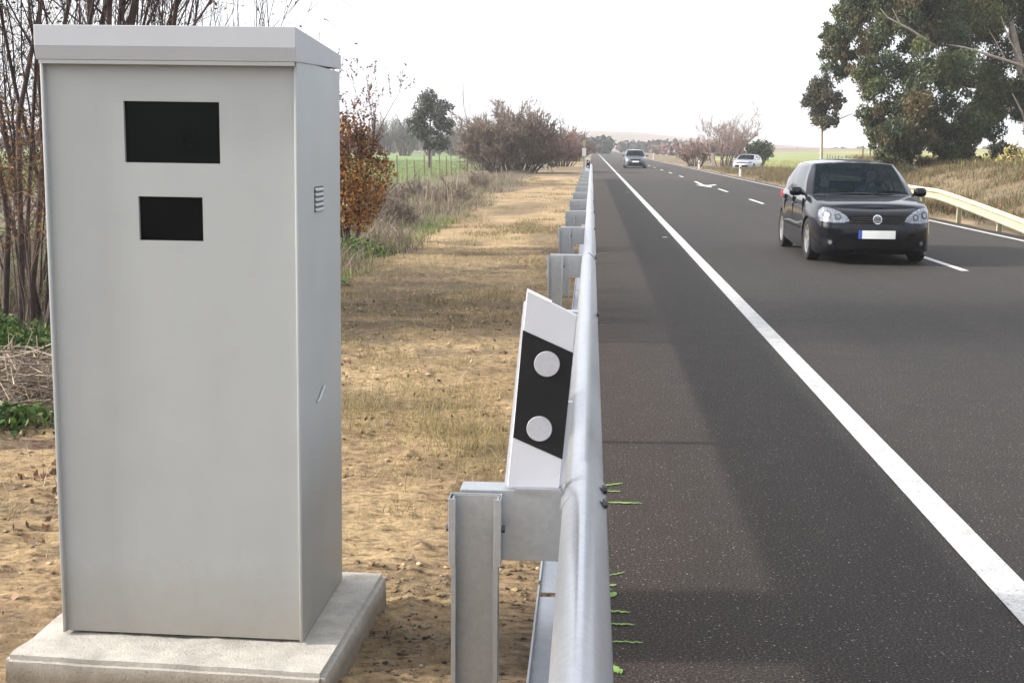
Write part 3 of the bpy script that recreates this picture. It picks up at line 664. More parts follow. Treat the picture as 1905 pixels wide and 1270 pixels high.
for i, (x, y, wd_, h_, lb) in enumerate(((-4.5, 27, 1.7, .8, 'low grey bramble just beyond the rust-brown shrub'), (-5.8, 33, 2.4, 1.0, 'grey tangled bramble midway between the rust-brown shrub and the field fence'), (-4.2, 38, 1.5, .7, 'small brown bramble at the edge of the dirt verge'),
                              (-5.9, 43, 2.2, .7, 'wide low bramble in front of the field fence'), (-4.6, 50, 1.8, .7, 'dark low bramble near the dirt verge ahead of the domed bush'))):
    twig_bush((x, y, -.15), wd_, h_, lb, 160+i, BR, 'bramble', n=26, group='low brambles left of the dirt verge', rmin=.007)
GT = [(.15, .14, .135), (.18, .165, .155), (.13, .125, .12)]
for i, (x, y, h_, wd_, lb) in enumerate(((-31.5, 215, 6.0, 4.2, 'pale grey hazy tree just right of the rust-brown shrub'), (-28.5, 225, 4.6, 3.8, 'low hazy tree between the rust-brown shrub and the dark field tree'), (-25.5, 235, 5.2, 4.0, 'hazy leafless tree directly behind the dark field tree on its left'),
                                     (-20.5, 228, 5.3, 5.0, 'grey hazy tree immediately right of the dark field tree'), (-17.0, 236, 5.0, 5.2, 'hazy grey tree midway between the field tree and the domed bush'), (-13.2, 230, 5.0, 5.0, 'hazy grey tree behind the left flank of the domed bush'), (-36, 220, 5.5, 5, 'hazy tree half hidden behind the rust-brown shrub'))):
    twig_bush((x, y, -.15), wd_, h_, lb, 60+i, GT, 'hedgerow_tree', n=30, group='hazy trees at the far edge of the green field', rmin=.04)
# slim sapling and stakes of the wire fence
rs_ = np.random.RandomState(77)
sp_, _, _ = bare_plant('sapling', (-8.6, 88, -.15), 'slim bare sapling standing left of the domed bush', 'sapling', [(0, 0, (.02, 0, 1), 3.6, .05)], 78, MV, maxl=1, kids=(5, 7), spread=.3, up=.5, rmin=.015)
fen = empty('field_fence', (-9.3, 54, -.15), 0, 'wire fence on thin wooden stakes along the edge of the green field', 'fence'); fp = []
for i in range(15):
    y = 54+i*2.75; x = -9.35+.033*(y-54)+rs_.normal(0, .06); h_ = rs_.uniform(1.05, 1.4); fp.append((x, y, h_))
    MB().tube([(x+9.3, y-54, -.2), (x+9.3+rs_.normal(0, .05), y-54+rs_.normal(0, .05), h_)], [.045, .036], 6).build('stake', M['wood'], fen)
for zf in (.35, .7, 1.0):
    MB().tube([(x+9.3, y-54, zf+.02*rs_.normal()) for x, y, h_ in fp], .006, 4).build('wire', M['dark_steel'], fen)

# ------------------------------------------------------------ eucalyptus group on the right
OL = [(.050, .064, .021), (.070, .082, .028), (.038, .052, .020), (.078, .072, .030), (.058, .066, .024), (.032, .046, .023), (.088, .068, .031)]
B1 = [(12.89, 58, 6.78, 1.73), (15, 60, 7.44, 2.04), (17.49, 62, 7.39, 2.24), (19.78, 63, 7.49, 2.14), (12.53, 57, 5.09, 1.6), (14.13, 56, 4.82, 1.91), (17.05, 60, 5.3, 1.4), (19.19, 62, 4.18, 1.9), (20.66, 62, 4.44, 1.4), (12.65, 56, 3.22, 1.1), (13.53, 55, 2.98, 1.7), (15.64, 57, 3.04, 1.6), (17.93, 60, 2.89, 1.35), (12.65, 58, 2.21, .9), (13.41, 56, 1.62, 1.15), (15.15, 57, 1.63, 1.25), (16.69, 58, 1.85, 1.05), (13.33, 57, 1.08, .75), (14.85, 57, .9, .75), (16.4, 58, 1.0, .65),
      (13.21, 60, 9.33, 2.04), (16.09, 62, 10.07, 2.37), (18.55, 62, 10.07, 2.64), (21.65, 63, 9.23, 2.68), (21.96, 64, 6.32, 2.0), (20.4, 60.6, 2.9, 1.0), (20.6, 60.4, 6.6, 1.3), (18.7, 58.5, 1.6, .8), (11.6, 60, 7.4, 1.1), (12.0, 61, 8.6, 1.2), (19.49, 63, 11.68, 2.6), (16.24, 62, 11.76, 2.0)]
B2 = [(12.25, 62, 7.86, 1.0), (10.95, 60, 6.34, .85), (10.79, 58, 6.6, .8), (11.5, 60, 6.0, .7), (11.06, 59, 5.4, .75)]
C0 = (20.2, 61.5, 1.0); rel = lambda B, c: [(x-c[0], y-c[1], z-c[2], r) for x, y, z, r in B]
def lm(pts, rad, c): return ([(x-c[0], y-c[1], z-c[2]) for x, y, z in pts], rad)
blob_tree('eucalyptus', C0, 'huge dense olive-green tree leaning over the right roadside bank', 'tree', rel(B1+B2, C0), 91, OL, 1550, .19,
          [lm(p, r, C0) for p, r in (([(21.3, 62.5, .6), (21.0, 62.3, 2), (20.6, 62.2, 4), (20.0, 62.4, 6.2), (19.2, 62.5, 9), (19.0, 62.6, 11.5)], [.32, .28, .24, .18, .13, .06]),
                                     ([(20.5, 62.2, 4.6), (20.0, 60.6, 5.35), (19.2, 59.8, 5.55), (17.3, 58.4, 5.9), (16.2, 57.6, 6.1), (15.6, 58.4, 6.3)], [.11, .09, .07, .055, .04, .02]),
                                     ([(15.4, 59.2, 6.2), (14.2, 57.2, 6.5), (13.4, 56.0, 6.72), (12.37, 55.6, 7.16), (12.0, 55.4, 7.5)], [.07, .06, .05, .035, .015]), ([(12.95, 55.8, 6.9), (12.5, 55.4, 7.5)], [.03, .012]),
                                     ([(19.6, 60.1, 5.45), (18.7, 59.6, 6.6), (18.2, 59.4, 7.6)], [.045, .03, .015]), ([(18.6, 59.5, 5.65), (17.9, 59, 6.5), (17.5, 58.8, 7.0)], [.035, .02, .01]),
                                     ([(20.9, 62, 2.0), (20.2, 60.6, 2.3), (19.4, 59.4, 3.4), (18.8, 59.0, 4.2)], [.08, .06, .05, .02]),
                                     ([(14.6, 59, .4), (14.8, 58.6, 2), (15.2, 59, 4.5)], [.12, .10, .06]), ([(18, 61.5, 4.6), (15, 60, 4.9), (12, 59.7, 5.0), (11.2, 59.3, 5.1)], [.10, .08, .05, .03]))],
          bark='bark_pale', aspect=3.2, droop=1.2, lumps=2.7, ls=.43)
C1 = (12.45, 70, -.05)
blob_tree('slender_tree', C1, 'slim tree with oval crown on a bare pole-like trunk beside the huge tree', 'tree', rel([(12.65, 70, 4.9, 1.05), (12.15, 70, 4.1, 1.1), (12.55, 70, 3.4, .85), (12.0, 70.3, 4.7, .8), (12.9, 70, 4.3, .7), (12.45, 69.8, 2.95, .4), (13.0, 70, 3.0, .25)], C1), 93, [(.070, .068, .040), (.085, .075, .045), (.055, .055, .035)], 900, .2,
          [lm([(12.45, 70, -.3), (12.42, 70, 1.2), (12.38, 70, 2.8), (12.3, 70, 4.4)], [.085, .08, .07, .03], C1), lm([(12.4, 70, 2.6), (12.9, 70, 3.1), (13.9, 69.6, 3.55)], [.05, .04, .02], C1)], bark='bark_pale', aspect=2.6, droop=.8, lumps=2.4)
DK = [(.030, .038, .022), (.042, .050, .026), (.055, .055, .03)]
for i, (x, y, z, r, lb) in enumerate(((13.2, 54.5, .75, .75, 'small dark bush at the left foot of the huge tree'), (15.4, 54.8, .95, .95, 'dark bush in the middle under the huge tree'), (17.6, 57, 1.1, 1.0, 'dark spreading bush at the right foot of the huge tree'))):
    blob_tree('dark_bush', (x, y, z-.7*r), lb, 'bush', [(0, 0, .55*r, r*.75), (.6*r, .2, .4*r, .6*r), (-.6*r, 0, .35*r, .55*r)], 101+i, DK, 420, .15, [([(0, 0, -.4), (.1, 0, .6*r)], [.05, .03])], 'dark bushes under the huge tree', lumps=2.2)
blob_tree('golden_shrub', (16.2, 50.5, .95), 'golden dry shrub on the bank at the right edge of the photo', 'shrub', [(0, 0, .45, .6), (.7, .3, .35, .6), (-.6, .1, .25, .45), (1.3, .2, .5, .6)], 107, [(.34, .26, .09), (.28, .23, .08), (.22, .22, .08), (.40, .30, .12)], 420, .14, [([(0, 0, -.4), (.1, 0, .4)], [.04, .02])], lumps=2.2)
C2 = (14.35, 113, -.1)
blob_tree('round_bush', C2, 'round dark green bush behind the parked silver car', 'bush', rel([(14.7, 113, 1.75, .95), (15.2, 113, 1.5, .9), (14.2, 113, 1.35, .85), (14.8, 113, .9, .95)], C2), 111, [(.028, .042, .022), (.040, .054, .028), (.022, .032, .019)], 620, .18, [([(0, 0, -.3), (0, 0, 1.4)], [.12, .06])], lumps=3, ls=.5)
PK = [(.26, .19, .165), (.31, .235, .205), (.22, .16, .14)]
t, tw, rs_ = twig_bush((12.1, 119, -.1), 5.0, 4.7, 'pale pinkish leafless tree behind the parked silver car', 121, PK, 'bare_tree', n=15, rmin=.012, maxl=3); t['category'] = 'tree'
twig_bush((9.9, 122, -.1), 2.8, 2.6, 'low pinkish bare bush left of the parked silver car', 122, [(.24, .16, .14), (.20, .14, .12)], n=30, rmin=.022)

# ------------------------------------------------------------ grass, weeds, clods (uncountable)
def scatter(name, n, xr, yr, dens, hr, wd, cols, seed, lean=.35, zf=gh, var=.25, zo=0):
    rs = np.random.RandomState(seed); x = rs.uniform(*xr, n); y = yr[0]+(yr[1]-yr[0])*rs.rand(n)**1.25; k = rs.rand(n) < dens(x, y); x, y = x[k], y[k]
    P = np.stack([x, y, zf(x, y)-.02+zo], -1); h = rs.uniform(*hr, len(x))*(.6+.8*fbm(x, y, .8, 2, seed))
    V, q4, q3, C = blades(P, h, wd, rs, pal(rs, len(x), cols, var), lean)
    return tag(link(name, np_mesh(name, V, [q4, q3], C), M['grass']), kind='stuff')
STR = [(.42, .33, .19), (.34, .26, .14), (.26, .19, .11), (.46, .38, .24)]
GRN = [(.09, .17, .03), (.13, .20, .045), (.07, .12, .03), (.20, .21, .07)]
ZV = lambda x, y: np.where(y < 22, verge_z(x, y), gh(x, y))
def tuft(cx, cy, rx, ry): return lambda x, y: np.exp(-((x-cx)/rx)**2-((y-cy)/ry)**2)
scatter('dry_straw', 60000, (-3.6, -.3), (4.8, 24), lambda x, y: sstep(.50, .66, fbm(x, y, 1.5, 3, 131))*.8+.05, (.015, .05), .0022, STR, 1, 1.5, verge_z)
scatter('dry_tufts', 70000, (-2.2, -.2), (5.6, 10), lambda x, y: np.clip(tuft(-1.25, 8.2, .45, .55)(x, y)*.8+tuft(-.72, 7.0, .45, .5)(x, y)*1.0+tuft(-.9, 7.6, .4, .3)(x, y)*.5, 0, 1)*(.20+.80*sstep(.44, .60, fbm(x, y, 4, 3, 137))), (.04, .16), .0016, [(.30, .24, .11), (.24, .19, .09), (.17, .14, .07), (.36, .30, .17)], 2, .9, verge_z)
scatter('verge_weeds', 110000, (-3.2, -.2), (9.5, 70), lambda x, y: sstep(.54, .70, fbm(x, y*.8, 1.0, 4, 141))*.8*(.3+.7*sstep(.45, .6, fbm(x, y*.3, .5, 2, 142))), (.02, .10), .004, [(.17, .14, .06), (.13, .12, .045), (.24, .19, .09), (.15, .10, .06)], 3, 1.0, ZV)
scatter('green_weeds', 45000, (-6.7, -3.0), (7.2, 32), lambda x, y: np.clip(tuft(-4.7, 9.9, .7, .7)(x, y)+tuft(-3.6, 7.6, .4, .3)(x, y)*.5+tuft(-4.1, 20, .7, 1.6)(x, y)+tuft(-3.5, 15.2, .5, 1.4)(x, y)+tuft(-3.35, 26, .45, 4.5)(x, y)*.8, 0, 1)*(.2+.8*sstep(.4, .6, fbm(x, y, 2.2, 2, 147))), (.06, .22), .006, GRN, 4, .6, ZV)
scatter('brown_weeds', 150000, (-11, -2.8), (13, 80), lambda x, y: (1-.92*sstep(5.2, 6.6, -x)*sstep(44, 52, y))*(1-.5*sstep(40, 60, y))*sstep(2.9, 4.3, -x+(fbm(x, y, .35, 3, 151)-.5)*3)*(.10+.90*sstep(.40, .62, fbm(x, y, .8, 3, 152))), (.06, .42), .007, [(.17, .13, .11), (.22, .165, .14), (.12, .10, .085), (.15, .155, .075), (.29, .23, .18), (.12, .13, .05)], 5, 1.1)
scatter('reed_stalks', 1100, (-8.3, -3.8), (30, 66), lambda x, y: sstep(.50, .66, fbm(x, y, .5, 3, 153)), (.5, 1.2), .010, [(.34, .28, .22), (.24, .18, .14), (.15, .11, .09)], 6, .25)
scatter('bank_grass', 170000, (8.7, 19), (18, 110), lambda x, y: sstep(8.8, 10.6, x+(fbm(x, y, .6, 2, 160)-.5)*1.2)*(.12+.88*sstep(.42, .60, fbm(x, y, .7, 3, 161))), (.05, .34), .010, [(.15, .095, .055), (.11, .08, .05), (.20, .145, .08), (.085, .11, .035), (.11, .13, .045), (.21, .17, .085), (.15, .07, .042), (.06, .06, .035)], 7, .9)
scatter('field_grass', 60000, (15, 46), (40, 170), lambda x, y: .6*sstep(.3, .6, fbm(x, y, .2, 2, 171)), (.10, .40), .02, [(.36, .30, .12), (.24, .26, .09), (.30, .27, .11)], 8, .5)
scatter('meadow_grass', 70000, (-40, -8.5), (50, 150), lambda x, y: .7+0*x, (.06, .22), .015, [(.125, .18, .055), (.15, .20, .065), (.19, .21, .085)], 9, .3)
rs_ = np.random.RandomState(19); P = []
for cx, cy, rx, ry, n_, hh in ((-5.0, 10.2, .5, .4, 2200, .30), (-4.65, 9.6, .4, .35, 2000, .24), (-3.62, 7.35, .26, .25, 800, .13), (-3.8, 19.8, .45, .6, 1500, .26), (-3.45, 15.0, .3, .8, 900, .16)):
    x = cx+rs_.normal(0, rx*.6, n_); y = cy+rs_.normal(0, ry*.6, n_); z = rs_.rand(n_)*hh*np.exp(-((x-cx)/rx)**2*.5-((y-cy)/ry)**2*.5)*(.5+fbm(x, y, 5, 2, 3)); P.append(np.stack([x, y, verge_z(x, y)+.01+z], -1))
P = np.concatenate(P); V, q, C = leaves(P, .052, rs_, pal(rs_, len(P), [(.050, .105, .022), (.085, .15, .035), (.035, .07, .02), (.12, .15, .05)], .3), 1.5)
tag(link('leafy_weeds', np_mesh('leafy_weeds', V, [q], C), M['leaf']), kind='stuff')
scatter('straw_clumps', 42000, (-2.9, -.25), (5.0, 15), lambda x, y: sstep(.57, .66, fbm(x, y, 2.4, 3, 195))*.9, (.025, .10), .0018, [(.30, .235, .115), (.22, .17, .085), (.38, .31, .18), (.16, .13, .06)], 23, 1.0, verge_z)
scatter('dead_stalks', 2600, (-3.3, -.3), (5.0, 22), lambda x, y: sstep(.48, .64, fbm(x, y, 1.1, 3, 191)), (.06, .28), .0022, [(.36, .29, .19), (.20, .14, .09), (.44, .37, .26)], 21, 1.6, verge_z)
scatter('green_sprigs', 16000, (-3.4, -1.0), (9.0, 24), lambda x, y: sstep(.60, .70, fbm(x, y, 1.4, 3, 193))*sstep(.6, 2.4, -x), (.02, .08), .004, [(.10, .14, .04), (.14, .16, .05), (.18, .17, .07)], 22, .8, ZV)
def clods(name, n, xr, yr, sz, seed, cols, dens):
    rs = np.random.RandomState(seed); x = rs.uniform(*xr, n); y = yr[0]+(yr[1]-yr[0])*rs.rand(n)**1.5; k = rs.rand(n) < dens(x, y); x, y = x[k], y[k]; n = len(x)
    s = sz[0]+(sz[1]-sz[0])*rs.rand(n)**3; C = np.stack([x, y, verge_z(x, y)+s*.15], -1)
    d = np.array([(1, 0, 0), (-1, 0, 0), (0, 1, 0), (0, -1, 0), (0, 0, .7), (0, 0, -.7), (.6, .6, .4), (-.6, .6, .4), (.6, -.6, .4), (-.6, -.6, .4)], float)
    V = (C[:, None]+d[None]*s[:, None, None]*rs.uniform(.6, 1.25, (n, 10, 1))).reshape(-1, 3)
    f = np.array([(4, 6, 7), (4, 7, 9), (4, 9, 8), (4, 8, 6), (6, 0, 2), (6, 2, 7), (7, 2, 1), (7, 1, 9), (9, 1, 3), (9, 3, 8), (8, 3, 0), (8, 0, 6), (5, 2, 0), (5, 1, 2), (5, 3, 1), (5, 0, 3)])
    F3 = (np.arange(n)[:, None, None]*10+f[None]).reshape(-1, 3)
    return tag(link(name, np_mesh(name, V, [F3], np.repeat(pal(rs, n, cols, .2), 10, 0)), M['verge']), kind='stuff')
clods('clods', 3800, (-3.4, -.1), (4.6, 15), (.004, .020), 12, [(.34, .25, .14), (.24, .17, .10), (.42, .33, .22)], lambda x, y: .25+.75*sstep(.45, .6, fbm(x, y, 1.7, 2, 181)))
clods('gravel', 1100, (-.33, -.02), (3.2, 9), (.003, .012), 13, [(.13, .10, .075), (.19, .14, .10), (.08, .065, .05)], lambda x, y: 1+0*x)
clods('dark_litter', 260, (-.76, -.45), (3.9, 4.8), (.003, .011), 14, [(.06, .05, .04), (.12, .095, .07), (.24, .22, .19)], lambda x, y: 1+0*x)
rs_ = np.random.RandomState(15); n = 4200; x = rs_.uniform(-4.6, -1.85, n); y = rs_.uniform(4.2, 10, n); k = rs_.rand(n) < sstep(.46, .62, fbm(x, y, 2.5, 3, 95)); x, y = x[k], y[k]
V, q, C = leaves(np.stack([x, y, verge_z(x, y)+.012], -1), .045, rs_, pal(rs_, len(x), [(.15, .085, .05), (.10, .06, .04), (.23, .15, .09)]), 1.7); x2 = rs_.uniform(-2.6, -.35, 1500); y2 = rs_.uniform(4.8, 15, 1500); k2 = rs_.rand(1500) < .08+.55*sstep(.52, .66, fbm(x2, y2, 1.6, 3, 96)); x2, y2 = x2[k2], y2[k2]
V2, q2, C2_ = leaves(np.stack([x2, y2, verge_z(x2, y2)+.012], -1), .040, rs_, pal(rs_, len(x2), [(.11, .065, .045), (.075, .05, .035), (.30, .23, .15)]), 2.2); q2 = q2+len(V); V = np.concatenate([V, V2]); q = np.concatenate([q, q2]); C = np.concatenate([C, C2_])
tag(link('leaf_litter', np_mesh('leaf_litter', V, [q], C), M['leaf']), kind='stuff')

# ------------------------------------------------------------ cream rail sinking into the right bank
cr = empty('cream_guard_rail', (8.8, 31, -.05), 0, 'cream guard rail with its near end sloping into the ground, right of the road', 'guard rail')
def cx_(y): return 8.32+.042*(y-23.4)
def cz_(y): return -.44*max(0., min(1., (32.6-y)/9.2))**1.15
yc = list(np.linspace(23.4, 34, 30))+list(np.linspace(35, 60, 26))
P = [(-x, .565+(z-.603)*.80) for x, z in PROF]; P = P+[(-x, .565+(z-.603)*.80) for x, z in PIN[::-1]]; n = len(P); vs = []; fs = []
for y in yc:
    for x, z in P: vs.append((cx_(y)+x-8.8, y-31, z+cz_(y)+.05))
for i in range(len(yc)-1):
    for k in range(n): fs.append((i*n+k, i*n+(k+1) % n, (i+1)*n+(k+1) % n, (i+1)*n+k))
MB().add(vs, fs).build('beam', M['cream'], cr, 30)
for y in (27.2, 30.7, 34.7, 38.7, 42.7, 46.7, 50.7, 54.7, 58.7):
    m = MB(); P = cprof(.11, .055, .014, .005); zt = .60+cz_(y)+.05; m.prism(P, lambda a, b: (cx_(y)+.12+a-8.8, y-31+b, -.5), lambda a, b: (cx_(y)+.12+a-8.8, y-31+b, zt)); m.box(cx_(y)+.04-8.8, cx_(y)+.075-8.8, y-31, y-31+.05, zt-.2, zt-.03); m.build('post', M['cream'], cr)

# ------------------------------------------------------------ cars
def densify(pts, n):
    """Catmull-Rom through points then resample evenly"""
    P = [Vector(p) for p in pts]; Q = []
    for i in range(len(P)-1):
        a, b, c, d = P[max(i-1, 0)], P[i], P[i+1], P[min(i+2, len(P)-1)]
        for k in range(12):
            t = k/12; Q.append(.5*((2*b)+(c-a)*t+(2*a-5*b+4*c-d)*t*t+(3*b-a-3*c+d)*t*t*t))
    Q.append(P[-1]); L = [0]
    for i in range(1, len(Q)): L.append(L[-1]+(Q[i]-Q[i-1]).length)
    out_ = []; j = 0
    for k in range(n):
        t = L[-1]*k/(n-1)
        while j < len(L)-2 and L[j+1] < t: j += 1
        out_.append(Q[j].lerp(Q[j+1], (t-L[j])/max(L[j+1]-L[j], 1e-9)))
    return out_
def lerpt(tab, x):
    for i in range(len(tab)-1):
        if x <= tab[i+1][0]:
            a, b = tab[i], tab[i+1]; t = (x-a[0])/(b[0]-a[0]); t = max(0, min(1, t)); return a[1]+(b[1]-a[1])*t
    return tab[-1][1]
def build_car(name, loc, rz, label, paint, H=1.51, W=1.76, L=4.2, detail=True, group=None):
    car = empty(name, loc, rz, label, 'car', group)
    sx, sy, sz = W/1.76, L/4.2, H/1.485
    S = lambda p: Vector((p[0]*sx, p[1]*sy, p[2]*sz))
    half = densify([(0, 0), (.30, .012), (.55, .05), (.70, .12), (.79, .25), (.845, .48), (.872, .9), (.88, 1.5), (.88, 2.6), (.868, 3.3), (.84, 3.8), (.79, 4.0), (.68, 4.12), (.45, 4.18), (0, 4.2)], 70)
    half = [Vector((p.x, p.y, 0)) for p in half]
    ring = half+[Vector((-p.x, p.y, 0)) for p in half[-2:0:-1]]; N = len(ring)
    zt = [(0, .80), (.1, .815), (.3, .845), (.6, .885), (1.0, .93), (1.3, .955), (2.2, .955), (3.2, .985), (4.0, 1.0), (4.2, 1.0)]
    ins = [(0, .05), (.05, .018), (.12, .004), (.3, 0), (.45, .001), (.58, .004), (.70, .009), (.80, .016), (.9, .030), (.96, .052), (1, .085)]
    LV = [k/22 for k in range(23)]; V = []; 
    nor = []
    for i in range(N):
        a, b = ring[i-1], ring[(i+1) % N]; t = (b-a).normalized(); nor.append(Vector((t.y, -t.x, 0)))
    for t in LV:
        for i, p in enumerate(ring):
            fr = max(0, 1-p.y/.35); k = lerpt(ins, t)*(1+1.6*fr*(t > .6))
            arch = .02*math.exp(-((p.y-.87)/.42)**2)+.02*math.exp(-((p.y-3.40)/.42)**2)
            arch *= max(0, 1-abs(t-.45)/.5)*(abs(p.x) > .8)
            q = p-nor[i]*(k-arch); zb = .140+.02*max(0, 1-p.y/.3); z = zb+(lerpt(zt, p.y)-zb)*t
            V.append(S((q.x, q.y, z)))
    Fc = []
    for j in range(len(LV)-1):
        for i in range(N): Fc.append((j*N+i, j*N+(i+1) % N, (j+1)*N+(i+1) % N, (j+1)*N+i))
    nh = len(half)
    def ladder(base, bul, flip):
        NX = 15; rows = []; vi = []
        for i in range(1, nh-1):
            a, b = V[base+i], V[base+N-i]; row = [base+i]
            y = a.y/sy
            for k in range(1, NX):
                u = k/NX; x = a.x+(b.x-a.x)*u; uu = abs(2*u-1)
                V.append(Vector((x, a.y, a.z+bul(y)*(1-uu**2.4)))); row.append(len(V)-1)
            row.append(base+N-i); rows.append(row)
        for r0, r1 in zip(rows[:-1], rows[1:]):
            for k in range(len(r0)-1):
                f = (r0[k], r0[k+1], r1[k+1], r1[k]); Fc.append(f if not flip else f[::-1])
        for row, e in ((rows[0], base), (rows[-1], base+nh-1)):
            for k in range(len(row)-1): Fc.append((row[k], row[k+1], e))
    ladder((len(LV)-1)*N, lambda y: .035*min(1, y/.25)*(1 if y < 1.2 else max(0, 1-(y-1.2)/.3)), False)
    ladder(0, lambda y: 0, True)
    me = bpy.data.meshes.new('body'); me.from_pydata([tuple(v) for v in V], [], Fc)
    bm = bmesh.new(); bm.from_mesh(me); bmesh.ops.recalc_face_normals(bm, faces=bm.faces); bm.to_mesh(me); bm.free()
    bo = bpy.data.objects.new('tmp', me); COL.objects.link(bo)
    cut = []
    for yw in (.87, 3.43):
        for s in (-1, 1):
            cb = MB(); r = .345; n_ = 32
            pts = [(r*math.cos(2*math.pi*k/n_), r*math.sin(2*math.pi*k/n_)) for k in range(n_)]
            cb.prism(pts, lambda a, b: S((s*.62, yw+a, .315+b)), lambda a, b: S((s*1.2, yw+a, .315+b)))
            c = cb.build('cut', None); cut.append(c)
            md = bo.modifiers.new('b', 'BOOLEAN'); md.object = c; md.operation = 'DIFFERENCE'; md.solver = 'EXACT'
    dg = bpy.context.evaluated_depsgraph_get(); ev = bo.evaluated_get(dg); bm = bmesh.new(); bm.from_mesh(ev.to_mesh()); ev.to_mesh_clear()
    for c in cut+[bo]: bpy.data.objects.remove(c)
    bvh = BVHTree.FromBMesh(bm)
    body = MB(); bm.verts.index_update(); body.add([v.co for v in bm.verts], [[v.index for v in f.verts] for f in bm.faces]); bm.free()
    # greenhouse patches
    def Wd(u, v):
        b = Vector((u*.755, 1.05+.24*u*u, .985-.035*u*u)); t = Vector((u*.605, 1.86+.10*u*u, 1.445-.03*u*u)); p = b.lerp(t, v); p.z += .02*math.sin(math.pi*v); p.y -= .012*math.sin(math.pi*v); return S(p)
    bel = densify([(.822, 1.34, .945), (.828, 2.0, .95), (.826, 2.8, .965), (.80, 3.5, .985), (.75, 3.98, 1.0)], 41)
    top = densify([(.635, 1.99, 1.400), (.65, 2.4, 1.42), (.64, 2.9, 1.42), (.60, 3.4, 1.405), (.575, 3.72, 1.375)], 41)
    def Sd(i, v, s):
        p = bel[i].lerp(top[i], v); p = p.copy(); p.x += .028*math.sin(math.pi*v); p.x *= s; return S(p)
    def Rr(u, v):
        b = Vector((u*.66, 4.10-.07*u*u, 1.0)); t = Vector((u*.56, 3.86-.10*u*u, 1.405-.02*u*u)); p = b.lerp(t, v); p.y += .05*math.sin(math.pi*v); return S(p)
    U = [-1, -.965]+[-.9+.1*k for k in range(19)]+[.965, 1]; VV = [0, .03, .09, .2, .35, .5, .65, .8, .91, .965, 1]
    def masked(fn, us, vs_, mask, bodym, glassm, off):
        P = [[fn(u, v) for u in us] for v in vs_]
        for i in range(len(vs_)-1):
            for j in range(len(us)-1):
                q = [P[i][j], P[i][j+1], P[i+1][j+1], P[i+1][j]]
                (glassm if mask(i, j) else bodym).add(q, [(0, 1, 2, 3)])
    gh_ = MB(); gw = MB(); gr_ = MB()
    masked(Wd, U, VV, lambda i, j: 1 <= i <= 8 and 1 <= j <= len(U)-3, gh_, gw, 0)
    masked(Rr, U, VV, lambda i, j: 2 <= i <= 8 and 2 <= j <= len(U)-4, gh_, gr_, 0)
    idx = list(range(41)); vs_ = [0, .06, .2, .4, .6, .8, .9, 1]; sides = []
    segs = ((3, 18), (20, 31), (32, 35))
    for s in (-1, 1):
        gs = [MB() for _ in segs]
        P = [[Sd(i, v, s) for i in idx] for v in vs_]
        for a in range(len(vs_)-1):
            for j in range(40):
                g = [k for k, (p, q) in enumerate(segs) if p <= j < q]
                (gs[g[0]] if g and 1 <= a <= 5 else gh_).add([P[a][j], P[a][j+1], P[a+1][j+1], P[a+1][j]], [(0, 1, 2, 3)])
        sides += gs
        va = [0, .25, .5, .75, 1]                                     # A and C pillar strips
        for k in range(4):
            gh_.add([Wd(s, va[k]), Sd(0, va[k], s), Sd(0, va[k+1], s), Wd(s, va[k+1])], [(0, 1, 2, 3)])
            gh_.add([Rr(s, va[k]), Sd(40, va[k], s), Sd(40, va[k+1], s), Rr(s, va[k+1])], [(0, 1, 2, 3)])
    NXr = 16; rows = [[Wd(-1+2*k/NXr, 1) for k in range(NXr+1)]]
    for i in range(0, 41, 2):
        a = Sd(i, 1, -1); b = Sd(i, 1, 1); e = .03+.03*math.sin(math.pi*i/40); f0 = max(0, 1-i/16); f1 = max(0, (i-26)/14)
        rows.append([Vector((a.x+(b.x-a.x)*k/NXr, a.y-f0*.10*sy*(1-(2*k/NXr-1)**2)+f1*.10*sy*(1-(2*k/NXr-1)**2), a.z+(e+.008)*sz*(1-abs(2*k/NXr-1)**2.4))) for k in range(NXr+1)])
    rows.append([Rr(-1+2*k/NXr, 1) for k in range(NXr+1)]); gh_.grid(rows)
    body.add(gh_.v, gh_.f); ob = body.build('body', paint, car, 38)
    gw.build('windscreen', M['screen'], car, 30); gr_.build('rear_window', M['side_glass'], car, 30)
    for g in sides: g.build('side_window', M['side_glass'], car, 30)
    # wheels
    for yw in (.87, 3.43):
        for s in (-1, 1):
            wc = S((s*.775, yw, .315)); rw = .315*sz
            wh = MB().lathe([(0, -.06), (.17, -.06), (.17, .03), (0, .03)], 20, 'X').build('wheel', M['dark_steel'], car, 40); wh.location = wc; wh.rotation_euler = (0, 0, 0 if s > 0 else math.pi)
            MB().lathe([(.205, -.09), (.275, -.1), (.305, -.085), (.315, -.05), (.315, .05), (.305, .085), (.275, .1), (.212, .088), (.205, .06), (.205, -.09)], 40, 'X').build('tyre', M['rubber'], wh, 40).scale = (1, rw/.315, rw/.315)
            m = MB(); m.lathe([(.208, .03), (.208, .084), (.192, .082), (.186, .03)], 40, 'X'); m.lathe([(0, .07), (.045, .066), (.05, .04)], 20, 'X')
            for k in range(5):
                a0 = 2*math.pi*k/5
                for da in (-.16, .16):
                    c0, s0 = math.cos(a0+da*.5), math.sin(a0+da*.5); c1, s1 = math.cos(a0+da), math.sin(a0+da); wv = .016
                    q = [(.04*c0, .04*s0), (.195*c1, .195*s1)]; n2 = (-(q[1][1]-q[0][1])/.155*wv, (q[1][0]-q[0][0])/.155*wv)
                    pp = [(q[0][0]-n2[0], q[0][1]-n2[1]), (q[1][0]-n2[0], q[1][1]-n2[1]), (q[1][0]+n2[0], q[1][1]+n2[1]), (q[0][0]+n2[0], q[0][1]+n2[1])]
                    m.prism(pp, lambda a, b: (.045, a, b), lambda a, b: (.068, a, b))
